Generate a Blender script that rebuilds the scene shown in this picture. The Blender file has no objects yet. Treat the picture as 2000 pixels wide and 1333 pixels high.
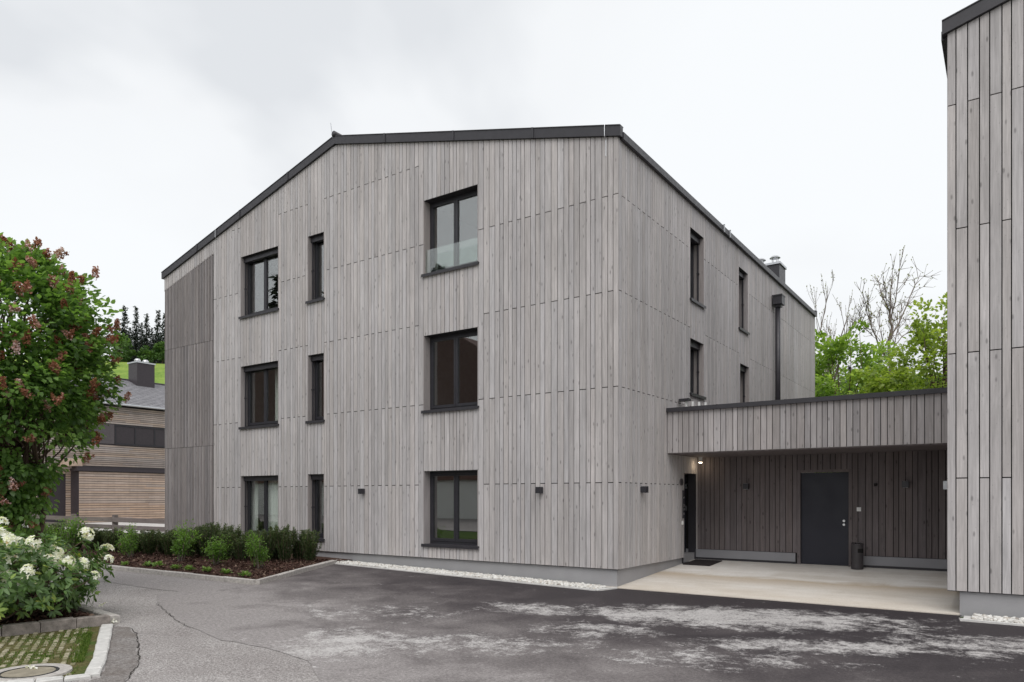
import bpy, bmesh, math, random
import numpy as np
from mathutils import Vector, Matrix
from math import radians as R, sin, cos, pi
random.seed(7); rng = np.random.default_rng(11)
sc = bpy.context.scene
COL = sc.collection

# ------------------------------------------------------------------ camera
CX, CY, CZ, YAW, FPX, HY = 5.8865, -11.9119, 1.65, R(34.6585), 1415.35, 971.8
cd = bpy.data.cameras.new('camera'); cam = bpy.data.objects.new('camera', cd); COL.objects.link(cam)
cam.location = (CX, CY, CZ); cam.rotation_euler = (R(90), 0, YAW)
cd.sensor_width = 36; cd.lens = 36 * FPX / 2000; cd.shift_y = (HY - 666.5) / 2000
cd.clip_start = .1; cd.clip_end = 3000
sc.camera = cam
# ------------------------------------------------------------------ sky
SUN_EL, SUN_AZ = 56, 150          # azimuth clockwise from +Y
w = bpy.data.worlds.new('World'); sc.world = w; w.use_nodes = True
nt = w.node_tree; N = nt.nodes; L = nt.links
bg = N['Background']
sky = N.new('ShaderNodeTexSky'); sky.sky_type = 'NISHITA'; sky.sun_disc = False
sky.sun_elevation = R(SUN_EL); sky.sun_rotation = R(SUN_AZ)
sky.air_density = 1.2; sky.dust_density = 4
tc = N.new('ShaderNodeTexCoord')
sep = N.new('ShaderNodeSeparateXYZ'); L.new(tc.outputs['Generated'], sep.inputs[0])
mx = N.new('ShaderNodeMath'); mx.operation = 'MAXIMUM'; L.new(sep.outputs['Z'], mx.inputs[0]); mx.inputs[1].default_value = 0
ad = N.new('ShaderNodeMath'); ad.operation = 'ADD'; L.new(mx.outputs[0], ad.inputs[0]); ad.inputs[1].default_value = .35
dv = N.new('ShaderNodeVectorMath'); dv.operation = 'DIVIDE'; L.new(tc.outputs['Generated'], dv.inputs[0]); L.new(ad.outputs[0], dv.inputs[1])
no = N.new('ShaderNodeTexNoise'); no.inputs['Scale'].default_value = 1.15; no.inputs['Detail'].default_value = 5; no.inputs['Roughness'].default_value = .48
no.inputs['Distortion'].default_value = .25
L.new(dv.outputs[0], no.inputs['Vector'])
rp = N.new('ShaderNodeValToRGB'); L.new(no.outputs['Fac'], rp.inputs[0])
e = rp.color_ramp.elements; e[0].position = .37; e[0].color = (.72, .74, .765, 1); e[1].position = .585; e[1].color = (.895, .915, .93, 1)
m1 = e = rp.color_ramp.elements.new(.46); m1.color = (.86, .875, .89, 1)
sm = N.new('ShaderNodeVectorMath'); sm.operation = 'SCALE'; L.new(sky.outputs[0], sm.inputs[0]); sm.inputs['Scale'].default_value = .1
mixs = N.new('ShaderNodeMix'); mixs.data_type = 'RGBA'; mixs.inputs['Factor'].default_value = .93
L.new(sm.outputs[0], mixs.inputs['A']); L.new(rp.outputs[0], mixs.inputs['B'])
L.new(mixs.outputs['Result'], bg.inputs['Color']); bg.inputs['Strength'].default_value = 1.0
# ------------------------------------------------------------------ sun (overcast: weak and wide)
sd = bpy.data.lights.new('sun', 'SUN'); so = bpy.data.objects.new('sun', sd); COL.objects.link(so)
sd.energy = 1.5; sd.angle = R(50); sd.color = (1, .975, .95)
az, el = R(SUN_AZ), R(SUN_EL)
so.rotation_euler = Vector((sin(az)*cos(el), cos(az)*cos(el), sin(el))).to_track_quat('Z', 'Y').to_euler()
# ------------------------------------------------------------------ exposure
vs = sc.view_settings; vs.view_transform = 'Standard'; vs.look = 'None'; vs.exposure = 0.17; vs.gamma = 1; vs.use_curve_mapping = False
sc.render.engine = 'CYCLES'
sc.cycles.transparent_max_bounces = 12

# ================================================================== helpers
FW = np.array([-sin(YAW), cos(YAW)]); RT = np.array([cos(YAW), sin(YAW)])
def atD(px, py, D):                       # where a sight line of the survey meets depth D (used to lay the place out)
    u = (px - 1000) / FPX; d = FW + u * RT
    return (CX + d[0]*D, CY + d[1]*D, CZ + (HY - py)/FPX*D)
def depth(x, y): return (x-CX)*FW[0] + (y-CY)*FW[1]
def gz(x): return -.018 * min(max(x, -20), 0)

def obj(name, me, m=None, parent=None, kind=None):
    o = bpy.data.objects.new(name, me); COL.objects.link(o)
    if m is not None and not me.materials: me.materials.append(m)
    if parent is not None:
        o.parent = parent; o.matrix_parent_inverse = parent.matrix_basis.inverted()
    if kind: o['kind'] = kind
    return o
def tag(o, label, cat, group=None):
    o['label'] = label; o['category'] = cat
    if group: o['group'] = group
    return o
def thing(name, label, cat, loc, group=None, rz=0):
    o = bpy.data.objects.new(name, None); COL.objects.link(o)
    o.empty_display_size = .2; o.location = loc; o.rotation_euler = (0, 0, rz)
    return tag(o, label, cat, group)
def copy_thing(src, loc, rz, scale, label, group=None):
    r = src.copy(); COL.objects.link(r); r.location = loc; r.rotation_euler = (0, 0, rz); r.scale = scale
    r['label'] = label
    if group: r['group'] = group
    for ch in src.children:
        c = ch.copy(); COL.objects.link(c); c.parent = r; c.matrix_parent_inverse = Matrix.Identity(4)
    return r

class MB:
    def __init__(s): s.v = []; s.f = []; s.r = []
    def add(s, vs_, fs, r=0.):
        b = len(s.v); s.v += [tuple(p) for p in vs_]; s.f += [tuple(i+b for i in q) for q in fs]; s.r += [r]*len(fs); return s
    def hexa(s, p, r=0.): return s.add(p, [(0,3,2,1),(4,5,6,7),(0,1,5,4),(1,2,6,5),(2,3,7,6),(3,0,4,7)], r)
    def box(s, x0, x1, y0, y1, z0, z1, r=0., zt=None):
        x0, x1 = min(x0, x1), max(x0, x1); y0, y1 = min(y0, y1), max(y0, y1)
        a, b = (z1, z1) if zt is None else zt          # top heights at x0 / x1
        return s.hexa([(x0,y0,z0),(x1,y0,z0),(x1,y1,z0),(x0,y1,z0),(x0,y0,a),(x1,y0,b),(x1,y1,b),(x0,y1,a)], r)
    def obox(s, c, ax, ay, hz, z0, r=0.):              # oriented box: centre xy, half axes
        c = np.array(c[:2]); ax = np.array(ax); ay = np.array(ay)
        q = [c-ax-ay, c+ax-ay, c+ax+ay, c-ax+ay]
        return s.hexa([(*p, z0) for p in q] + [(*p, z0+hz) for p in q], r)
    def tube(s, pts, rad, n=8, cap=True, r=0.):
        pts = [Vector(p) for p in pts]; m = len(pts)
        rad = rad if hasattr(rad, '__len__') else [rad]*m
        b = len(s.v); vv = []
        for i, p in enumerate(pts):
            t = (pts[min(i+1, m-1)] - pts[max(i-1, 0)]).normalized()
            a = t.cross(Vector((.31, .17, .93)) if abs(t.z) < .9 else Vector((1, 0, .1))).normalized(); c = t.cross(a)
            for k in range(n):
                q = p + (a*cos(2*pi*k/n) + c*sin(2*pi*k/n))*rad[i]; vv.append(tuple(q))
        ff = []
        for i in range(m-1):
            for k in range(n):
                ff.append((i*n+k, i*n+(k+1) % n, (i+1)*n+(k+1) % n, (i+1)*n+k))
        if cap: ff += [tuple(range(n))[::-1], tuple(range((m-1)*n, m*n))]
        return s.add(vv, ff, r)
    def prism(s, prof, y0, y1, r=0.):                   # (x,z) profile extruded along y
        n = len(prof)
        vv = [(x, y0, z) for x, z in prof] + [(x, y1, z) for x, z in prof]
        return s.add(vv, [tuple(range(n)), tuple(range(n, 2*n))[::-1]] + [(i, i+n, (i+1) % n+n, (i+1) % n) for i in range(n)], r)
    def lathe(s, prof, c, n=20, r=0.):
        m = len(prof); vv = [(c[0]+q*cos(2*pi*k/n), c[1]+q*sin(2*pi*k/n), c[2]+z) for q, z in prof for k in range(n)]
        return s.add(vv, [(i*n+k, i*n+(k+1) % n, (i+1)*n+(k+1) % n, (i+1)*n+k) for i in range(m-1) for k in range(n)], r)
    def mesh(s, name='m', smooth=False, recalc=False):
        me = bpy.data.meshes.new(name); me.from_pydata(s.v, [], s.f)
        if any(s.r):
            a = me.attributes.new('rnd', 'FLOAT', 'FACE'); a.data.foreach_set('value', np.array(s.r, 'f'))
        if recalc:
            bm = bmesh.new(); bm.from_mesh(me); bmesh.ops.recalc_face_normals(bm, faces=bm.faces); bm.to_mesh(me); bm.free()
        if smooth: me.polygons.foreach_set('use_smooth', [True]*len(me.polygons))
        me.update(); return me
    def build(s, name, m, parent=None, kind=None, **k): return obj(name, s.mesh(name, **k), m, parent, kind)

def np_mesh(name, V, F, rnd=None, smooth=False):
    """V (n,3); F (m,k) faces of equal size"""
    me = bpy.data.meshes.new(name); k = F.shape[1]; m = F.shape[0]
    me.vertices.add(len(V)); me.vertices.foreach_set('co', V.astype('f').ravel())
    me.loops.add(m*k); me.loops.foreach_set('vertex_index', F.astype('i').ravel())
    me.polygons.add(m); me.polygons.foreach_set('loop_start', (np.arange(m)*k).astype('i'))
    try: me.polygons.foreach_set('loop_total', np.full(m, k, 'i'))
    except Exception: pass
    me.update(calc_edges=True)
    if rnd is not None:
        a = me.attributes.new('rnd', 'FLOAT', 'FACE'); a.data.foreach_set('value', rnd.astype('f'))
    if smooth: me.polygons.foreach_set('use_smooth', [True]*m)
    me.validate(); return me

# ------------------------------------------------------------------ node helper
class G:
    def __init__(s, name, rough=.7, spec=.3):
        s.m = bpy.data.materials.new(name); s.m.use_nodes = True
        s.t = s.m.node_tree; s.N = s.t.nodes; s.L = s.t.links
        s.b = s.N['Principled BSDF']; s.out = s.N['Material Output']
        s.b.inputs['Roughness'].default_value = rough; s.b.inputs['Specular IOR Level'].default_value = spec
    def put(s, sock, v):
        if isinstance(v, bpy.types.NodeSocket): s.L.new(v, sock)
        elif isinstance(v, (tuple, list)) and len(v) == 3 and sock.type == 'RGBA': sock.default_value = (*v, 1)
        else: sock.default_value = v
    def pos(s): return s.N.new('ShaderNodeNewGeometry').outputs['Position']
    def objc(s): return s.N.new('ShaderNodeTexCoord').outputs['Object']
    def math(s, op, a, b=0., c=0., clamp=False):
        n = s.N.new('ShaderNodeMath'); n.operation = op; n.use_clamp = clamp
        s.put(n.inputs[0], a); s.put(n.inputs[1], b); s.put(n.inputs[2], c); return n.outputs[0]
    def vm(s, op, a, b=(0, 0, 0)):
        n = s.N.new('ShaderNodeVectorMath'); n.operation = op
        s.put(n.inputs[0], a); s.put(n.inputs[1], b); return n.outputs[0]
    def noise(s, v, scale=1, detail=3, rough=.5, dist=0):
        n = s.N.new('ShaderNodeTexNoise'); s.L.new(v, n.inputs['Vector']); n.inputs['Scale'].default_value = scale
        n.inputs['Detail'].default_value = detail; n.inputs['Roughness'].default_value = rough; n.inputs['Distortion'].default_value = dist
        return n.outputs['Fac']
    def voro(s, v, scale=1, out='Distance', feat='F1'):
        n = s.N.new('ShaderNodeTexVoronoi'); n.feature = feat; s.L.new(v, n.inputs['Vector']); n.inputs['Scale'].default_value = scale
        return n.outputs[out]
    def ramp(s, f, stops):
        n = s.N.new('ShaderNodeValToRGB'); s.put(n.inputs[0], f); e = n.color_ramp.elements
        while len(e) < len(stops): e.new(.5)
        for i, (p, c) in enumerate(stops):
            e[i].position = p; c = c if hasattr(c, '__len__') else (c, c, c); e[i].color = (*c, 1)
        return n.outputs[0]
    def mix(s, f, a, b, bl='MIX'):
        n = s.N.new('ShaderNodeMix'); n.data_type = 'RGBA'; n.blend_type = bl; n.clamp_factor = True
        s.put(n.inputs['Factor'], f); s.put(n.inputs['A'], a); s.put(n.inputs['B'], b); return n.outputs['Result']
    def rng(s, v, a, b, c, d):
        n = s.N.new('ShaderNodeMapRange'); s.put(n.inputs[0], v)
        for i, q in enumerate((a, b, c, d)): n.inputs[i+1].default_value = q
        return n.outputs[0]
    def rnd(s):
        a = s.N.new('ShaderNodeAttribute'); a.attribute_name = 'rnd'
        o = s.N.new('ShaderNodeObjectInfo')
        return s.math('FRACT', s.math('ADD', a.outputs['Fac'], o.outputs['Random']))
    def white(s, v):
        n = s.N.new('ShaderNodeTexWhiteNoise'); n.noise_dimensions = '1D'; s.put(n.inputs['W'], v); return n
    def col(s, c): s.put(s.b.inputs['Base Color'], c); return s
    def bump(s, h, dist=.01, strength=.5):
        n = s.N.new('ShaderNodeBump'); n.inputs['Distance'].default_value = dist; n.inputs['Strength'].default_value = strength
        s.L.new(h, n.inputs['Height']); s.L.new(n.outputs[0], s.b.inputs['Normal']); return s

M = {}
def plain(name, c, rough=.5, spec=.4, metal=0, var=.12, sc_=8, fine=60):
    g = G(name, rough, spec); p = g.pos()
    f = g.math('ADD', g.math('MULTIPLY', g.noise(p, sc_, 4), .7), g.math('MULTIPLY', g.noise(p, fine, 2), .3))
    lo = tuple(x*(1-var) for x in c); hi = tuple(min(1, x*(1+var)) for x in c)
    g.col(g.ramp(f, [(.3, lo), (.7, hi)])); g.b.inputs['Metallic'].default_value = metal
    g.put(g.b.inputs['Roughness'], g.rng(g.noise(p, sc_*1.7, 3), .3, .7, max(.05, rough-.08), min(1, rough+.08)))
    M[name] = g.m; return g
def wood(name, base, axis='z', bright=(.88, 1.08), blot=.29, grain=.36, knot=.46, cool=.013, rough=.82):
    g = G(name, rough, .18); p = g.pos(); r = g.rnd()
    wn = g.white(g.math('MULTIPLY', r, 917.3)); rv = wn.outputs['Value']; rc = wn.outputs['Color']
    off = g.vm('SCALE', rc); off.node.inputs['Scale'].default_value = 60
    st = {'z': lambda a, b: (a, a, b), 'y': lambda a, b: (a, b, a), 'x': lambda a, b: (b, a, a)}[axis]
    P = lambda a, b: g.vm('ADD', g.vm('MULTIPLY', p, st(a, b)), off)
    gr = g.noise(P(48, 1.6), 1, 4, .65); bl = g.noise(P(11, 1.7), 1, 5, .62, .8)
    big = g.noise(g.vm('MULTIPLY', p, (.55, .55, .4)), 1, 3, .5)
    kn = g.voro(P(9, 3.4), 1); kd = g.voro(P(20, 9), 1)
    k = g.math('MAXIMUM', g.rng(kn, .07, .17, .9, 0), g.math('MULTIPLY', g.rng(kd, .04, .12, .6, 0), 1.))
    v = g.rng(rv, 0, 1, *bright)
    v = g.math('MULTIPLY', v, g.rng(gr, .25, .75, 1-grain/2, 1+grain/2))
    v = g.math('MULTIPLY', v, g.rng(bl, .25, .75, 1-blot/2, 1+blot/2))
    v = g.math('MULTIPLY', v, g.rng(big, .3, .7, .92, 1.08))
    v = g.math('MULTIPLY', v, g.rng(g.noise(g.vm('MULTIPLY', p, (4.5, 4.5, .22)), 1, 4, .6), .3, .7, .93, 1.06))
    v = g.math('MULTIPLY', v, g.rng(k, 0, 1, 1, 1-knot))
    sp = g.N.new('ShaderNodeSeparateColor'); g.L.new(rc, sp.inputs[0])
    tint = g.mix(sp.outputs[1], tuple(b*(1-cool*s_) for b, s_ in zip(base, (1, 0, -1.3))), tuple(b*(1+cool*s_) for b, s_ in zip(base, (1.1, 0, -1.2))))
    cc = g.vm('SCALE', tint); g.L.new(v, cc.node.inputs['Scale'])
    g.col(cc); g.bump(gr, .004, .35); M[name] = g.m; return g
def leafmat(name, stops, trans=.35, rough=.45, spec=.35, flower=None):
    g = G(name, rough, spec); a = g.N.new('ShaderNodeAttribute'); a.attribute_name = 'rnd'
    c = g.ramp(a.outputs['Fac'], stops)
    g.col(c)
    t = g.N.new('ShaderNodeBsdfTranslucent'); g.L.new(g.mix(1, c, (1.5, 1.6, .7), 'MULTIPLY'), t.inputs['Color'])
    ms = g.N.new('ShaderNodeMixShader'); ms.inputs[0].default_value = trans
    g.L.new(g.b.outputs[0], ms.inputs[1]); g.L.new(t.outputs[0], ms.inputs[2]); g.L.new(ms.outputs[0], g.out.inputs['Surface'])
    M[name] = g.m

# ------------------------------------------------------------------ materials
wood('board', (.475, .450, .447))
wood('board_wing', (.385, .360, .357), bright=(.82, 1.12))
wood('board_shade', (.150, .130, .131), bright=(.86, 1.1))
wood('slat_wood', (.335, .308, .306), blot=.3, knot=.3, bright=(.8, 1.12))
wood('reveal', (.32, .292, .287), blot=.2, knot=.2, bright=(.95, 1.05))
wood('brown_slat', (.46, .36, .295), axis='y', bright=(.84, 1.1), knot=.2, cool=.06)
wood('grey_brown_slat', (.43, .36, .315), axis='y', bright=(.82, 1.1), knot=.2, cool=.06)
wood('fence_wood', (.215, .185, .175), axis='x', knot=.3)
plain('anthracite', (.036, .034, .040), .42, .45)
plain('frame_metal', (.030, .029, .035), .38, .45)
plain('membrane', (.018, .017, .017), .9, .1)
plain('render_grey', (.34, .335, .345), .85, .15, var=.06, sc_=3)
plain('plinth_grey', (.25, .25, .265), .7, .25, var=.06, sc_=3)
plain('door_blue_grey', (.019, .0195, .030), .45, .35, var=.08, sc_=2)
plain('steel', (.62, .62, .63), .28, .5, metal=1)
plain('zinc', (.55, .56, .58), .4, .5, metal=.9)
plain('white_plastic', (.72, .72, .71), .4, .4, var=.03)
plain('room', (.14, .125, .12), .9, .1)
plain('room_floor', (.16, .11, .08), .6, .2)
plain('curtain', (.80, .80, .76), .9, .1, var=.04)
plain('bin_metal', (.05, .045, .048), .5, .4)
plain('rubber', (.035, .03, .03), .9, .1, fine=200)
plain('granite', (.43, .405, .38), .85, .2, var=.30, sc_=22, fine=160)
plain('granite_light', (.55, .54, .52), .8, .2, var=.16, sc_=16, fine=140)
plain('granite_dark', (.255, .225, .205), .9, .15, var=.42, sc_=12, fine=90)
plain('edging', (.60, .59, .57), .85, .2, var=.12, sc_=9)
plain('house_dark', (.050, .042, .048), .45, .35)
plain('house_panel', (.105, .092, .098), .5, .3)
plain('bark', (.115, .082, .062), .95, .1, var=.45, sc_=14, fine=70)
plain('bark_grey', (.20, .165, .145), .95, .1, var=.4, sc_=14, fine=70)
plain('red_wall', (.17, .105, .09), .9, .1)
plain('red_tile', (.125, .082, .074), .8, .2, var=.3, sc_=6, fine=20)
plain('white_wall', (.70, .70, .68), .9, .1, var=.05)
plain('shingle', (.24, .235, .25), .55, .35, var=.25, sc_=3, fine=25)
def glass(name, tint=(.93, .96, .95), f0=.1, refl=1.):
    g = G(name); N_, L_ = g.N, g.L
    fr = N_.new('ShaderNodeLayerWeight'); fr.inputs['Blend'].default_value = .5
    p5 = g.math('POWER', fr.outputs['Facing'], 5)
    gl = N_.new('ShaderNodeBsdfGlossy'); gl.inputs['Roughness'].default_value = .0; gl.inputs['Color'].default_value = (refl, refl, refl, 1)
    b = N_.new('ShaderNodeBump'); b.inputs['Strength'].default_value = .02; b.inputs['Distance'].default_value = .02
    L_.new(g.noise(g.pos(), 1.6, 2), b.inputs['Height']); L_.new(b.outputs[0], gl.inputs['Normal'])
    tr = N_.new('ShaderNodeBsdfTransparent'); tr.inputs['Color'].default_value = (*tint, 1)
    mxs = N_.new('ShaderNodeMixShader'); L_.new(g.math('ADD', g.math('MULTIPLY', p5, 1-f0), f0, clamp=True), mxs.inputs[0])
    L_.new(tr.outputs[0], mxs.inputs[1]); L_.new(gl.outputs[0], mxs.inputs[2]); L_.new(mxs.outputs[0], g.out.inputs['Surface'])
    M[name] = g.m
glass('glass', f0=.17)
glass('guard_glass', (.93, .97, .95), .10)
g = G('lamp_glow'); g.b.inputs['Emission Color'].default_value = (1, .83, .6, 1); g.b.inputs['Emission Strength'].default_value = 12; g.col((1, .9, .75)); M['lamp_glow'] = g.m

# ground materials -------------------------------------------------------------
def asphalt_old():
    g = G('asphalt_old', .92, .2); p = g.pos()
    sp = g.math('ADD', g.math('MULTIPLY', g.noise(p, 75, 2, .7), .5), g.math('MULTIPLY', g.noise(p, 42, 3, .75), .5)); ag = g.voro(p, 44); bl = g.noise(p, .9, 4, .6); st = g.noise(p, 6, 4, .6)
    c = g.ramp(sp, [(.36, (.13, .121, .117)), (.5, (.33, .306, .297)), (.64, (.56, .54, .525))])
    c = g.mix(g.rng(bl, .35, .7, 0, .75), c, g.mix(1, c, (.72, .70, .70), 'MULTIPLY'))
    c = g.mix(g.rng(st, .55, .75, 0, .5), c, (.30, .29, .28))
    c = g.mix(g.rng(ag, .0, .16, .6, 0), c, (.50, .49, .47))
    g.col(c); g.bump(g.math('ADD', sp, g.math('MULTIPLY', ag, .6)), .012, .8); M['asphalt_old'] = g.m
def asphalt_new():
    g = G('asphalt_new', .88, .25); p = g.pos()
    sp_ = g.N.new('ShaderNodeSeparateXYZ'); g.L.new(p, sp_.inputs[0]); X, Y = sp_.outputs[0], sp_.outputs[1]
    fine = g.math('ADD', g.math('MULTIPLY', g.noise(p, 95, 2, .7), .45), g.math('MULTIPLY', g.noise(p, 30, 3, .75), .55)); md = g.noise(p, 1.3, 5, .62, .4); lo = g.noise(p, .45, 3, .5)
    # moisture left along the buildings: dries with distance from the facades
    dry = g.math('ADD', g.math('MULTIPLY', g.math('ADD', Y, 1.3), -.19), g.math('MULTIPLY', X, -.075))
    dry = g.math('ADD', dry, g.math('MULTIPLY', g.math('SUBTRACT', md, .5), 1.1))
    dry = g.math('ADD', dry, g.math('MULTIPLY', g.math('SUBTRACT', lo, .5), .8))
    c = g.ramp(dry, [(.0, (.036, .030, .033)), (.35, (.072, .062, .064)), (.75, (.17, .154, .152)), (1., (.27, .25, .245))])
    # pale dusty patches
    def blob(x, y, rx, ry, ang=0, amp=1.):
        ca, sa = cos(ang), sin(ang)
        dx = g.math('SUBTRACT', X, x); dy = g.math('SUBTRACT', Y, y)
        u = g.math('ADD', g.math('MULTIPLY', dx, ca/rx), g.math('MULTIPLY', dy, sa/rx))
        v = g.math('ADD', g.math('MULTIPLY', dx, -sa/ry), g.math('MULTIPLY', dy, ca/ry))
        d = g.math('ADD', g.math('MULTIPLY', u, u), g.math('MULTIPLY', v, v))
        return g.math('MULTIPLY', g.rng(d, 0, 1.6, 1, 0), amp)
    bs = [blob(2.75, -1.95, 2.5, 1.0, R(20)), blob(.1, -2.9, .95, .55, R(10), .82), blob(4.2, -3.3, 1.9, .45, R(28), .8), blob(1.6, -3.9, .9, .5, R(20), .7),
          blob(-.3, -6.3, .8, 1.0, R(20), .85), blob(5.6, -2.3, 1.3, .8, R(25), .7), blob(.8, -5.5, 1.6, .7, R(30), .62), blob(3.4, -4.6, 1.4, .5, R(25), .6), blob(-1.6, -4.6, 1.5, .8, R(30), .48)]
    b = bs[0]
    for q in bs[1:]: b = g.math('MAXIMUM', b, q)
    n1 = g.math('ADD', g.math('MULTIPLY', g.noise(p, 2.4, 8, .74, .5), .62), g.math('MULTIPLY', g.noise(p, 9, 6, .75, .3), .38))
    k = g.math('ADD', g.math('MULTIPLY', b, .25), n1)
    k = g.math('ADD', k, g.math('MULTIPLY', g.math('SUBTRACT', fine, .5), .30))
    mask = g.rng(k, .60, .73, 0, 1)
    c = g.mix(g.math('MULTIPLY', mask, .93), c, g.ramp(n1, [(.35, (.36, .343, .334)), (.65, (.50, .482, .472))]))
    c = g.mix(1, c, g.ramp(fine, [(.34, .55), (.5, 1.0), (.66, 1.5)]), 'MULTIPLY')
    g.col(c); g.put(g.b.inputs['Roughness'], g.rng(dry, 0, .8, .62, .95))
    g.bump(fine, .008, .6); M['asphalt_new'] = g.m
def asphalt_patch():
    g = G('asphalt_patch', .93, .2); p = g.pos(); sp = g.math('ADD', g.math('MULTIPLY', g.noise(p, 85, 2, .7), .5), g.math('MULTIPLY', g.noise(p, 28, 3, .75), .5)); bl = g.noise(p, 2.2, 4, .6)
    c = g.ramp(sp, [(.36, (.10, .09, .085)), (.5, (.22, .205, .197)), (.64, (.38, .36, .35))])
    c = g.mix(g.rng(bl, .4, .7, 0, .6), c, (.13, .105, .09)); g.col(c); g.bump(sp, .01, .8); M['asphalt_patch'] = g.m
def concrete():
    g = G('slab_concrete', .85, .2); p = g.pos()
    sp_ = g.N.new('ShaderNodeSeparateXYZ'); g.L.new(p, sp_.inputs[0]); Y = sp_.outputs[1]
    a = g.noise(p, 1.1, 5, .6, .5); s2 = g.noise(g.vm('MULTIPLY', p, (.6, 3.2, 1)), 1, 5, .6); f = g.noise(p, 70, 3, .6)
    c = g.ramp(g.math('ADD', g.math('MULTIPLY', a, .5), g.math('MULTIPLY', s2, .5)), [(.36, (.52, .48, .43)), (.5, (.62, .59, .55)), (.64, (.70, .68, .65))])
    # rain-washed tan tide mark along the open edge, where the roof no longer keeps the slab dry
    yy = g.math('ADD', Y, g.math('MULTIPLY', g.math('SUBTRACT', a, .5), .9))
    band = g.math('MULTIPLY', g.rng(yy, 1.85, 2.1, 1, 0), g.rng(yy, 1.1, 1.85, .15, 1))
    c = g.mix(g.math('MULTIPLY', band, .8), c, (.43, .345, .25))
    c = g.mix(g.rng(yy, .2, 1.3, .4, 0), c, (.60, .52, .42))
    vo = g.rng(g.noise(p, 9, 5, .7), .58, .72, 0, .45); c = g.mix(vo, c, g.mix(1, c, (.72, .68, .64), 'MULTIPLY'))
    c = g.mix(1, c, g.ramp(f, [(.3, .88), (.7, 1.1)]), 'MULTIPLY'); g.col(c); g.bump(f, .004, .4); M['slab_concrete'] = g.m
def soil():
    g = G('mulch', .95, .1); p = g.pos(); n = g.noise(p, 26, 4, .7); b = g.noise(p, 3, 3)
    c = g.ramp(n, [(.3, (.022, .013, .011)), (.55, (.075, .045, .036)), (.78, (.16, .105, .08))])
    g.col(g.mix(g.rng(b, .4, .65, 0, .6), c, g.mix(1, c, (1.25, 1.05, .85), 'MULTIPLY'))); g.bump(n, .03, 1.); M['mulch'] = g.m
    g = G('chips', .9, .1); g.col(g.ramp(g.rnd(), [(0, (.025, .014, .012)), (.5, (.075, .04, .033)), (.8, (.12, .07, .055)), (1, (.30, .22, .17))])); M['chips'] = g.m
def grass_mats():
    g = G('lawn', .9, .15); p = g.pos(); n = g.noise(p, 30, 4, .7); b = g.noise(p, .5, 3)
    c = g.ramp(n, [(.3, (.03, .06, .012)), (.7, (.10, .17, .035))]); g.col(g.mix(g.rng(b, .4, .7, 0, .4), c, (.12, .15, .04))); g.bump(n, .05, 1); M['lawn'] = g.m
    g = G('meadow', .9, .1); p = g.pos(); n = g.noise(p, .55, 5, .65); f = g.noise(p, 3.2, 4, .7)
    sp_ = g.N.new('ShaderNodeSeparateXYZ'); g.L.new(p, sp_.inputs[0]); Z = sp_.outputs[2]
    c = g.ramp(g.math('ADD', g.math('MULTIPLY', n, .5), g.math('MULTIPLY', f, .5)), [(.36, (.11, .185, .035)), (.5, (.175, .27, .055)), (.64, (.25, .33, .08))])
    fl = g.math('MULTIPLY', g.rng(g.noise(p, 6, 3, .7), .55, .66, 0, 1), g.rng(g.math('ADD', Z, g.math('MULTIPLY', n, 3)), 16.8, 19.2, .05, .75))
    g.col(g.mix(fl, c, (.42, .33, .02))); M['meadow'] = g.m
    g = G('paver_moss', .95, .1); p = g.pos(); n = g.noise(p, 34, 4, .7); b = g.noise(p, 3.2, 4, .6)
    c = g.ramp(n, [(.3, (.05, .045, .02)), (.55, (.13, .12, .05)), (.75, (.22, .19, .09))])
    g.col(g.mix(g.rng(b, .5, .68, 0, .85), c, (.06, .12, .025))); g.bump(n, .02, 1); M['paver_moss'] = g.m
    g = G('paver_stone', .9, .15); p = g.pos(); n = g.noise(p, 40, 3, .6); r = g.rnd()
    c = g.ramp(n, [(.3, (.25, .225, .15)), (.7, (.42, .385, .29))]); g.col(g.mix(g.rng(r, .2, 1, 0, .85), c, (.15, .145, .07))); M['paver_stone'] = g.m
    g = G('pebble', .8, .25); g.col(g.ramp(g.rnd(), [(0, (.42, .40, .37)), (.3, (.60, .59, .56)), (.75, (.74, .73, .70)), (.93, (.55, .50, .44)), (1, (.30, .27, .24))])); M['pebble'] = g.m
plain('crack', (.045, .04, .037), .95, .1); asphalt_old(); asphalt_new(); asphalt_patch(); concrete(); soil(); grass_mats()
g = G('forest_floor', .95, .1); g.col(g.ramp(g.noise(g.pos(), .35, 5, .7), [(.35, (.018, .028, .014)), (.65, (.05, .08, .03))])); M['forest_floor'] = g.m
leafmat('lilac_leaf', [(0, (.07, .135, .04)), (.45, (.15, .265, .075)), (.8, (.225, .37, .115)), (1, (.33, .47, .18))], .5, .34, .45)
leafmat('lilac_flower', [(0, (.22, .085, .045)), (.5, (.35, .16, .11)), (.8, (.50, .30, .27)), (1, (.66, .52, .55))], .2, .7, .1)
leafmat('rhodo_leaf', [(0, (.05, .10, .03)), (.5, (.12, .21, .065)), (.85, (.20, .32, .10)), (.93, (.30, .42, .09)), (1, (.52, .52, .12))], .32, .32, .5)
leafmat('rhodo_flower', [(0, (.70, .68, .62)), (.5, (.82, .81, .79)), (.92, (.86, .855, .84)), (1, (.55, .40, .22))], .3, .6, .2)
leafmat('yew_leaf', [(0, (.028, .046, .018)), (.5, (.066, .10, .034)), (.85, (.125, .175, .055)), (1, (.22, .27, .09))], .12, .45, .3)
leafmat('privet_leaf', [(0, (.06, .125, .025)), (.5, (.125, .235, .045)), (.85, (.20, .34, .07)), (1, (.32, .46, .12))], .38, .4, .35)
leafmat('rosette_leaf', [(0, (.11, .19, .05)), (.6, (.22, .35, .10)), (1, (.40, .48, .20))], .3, .5, .3)
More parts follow.
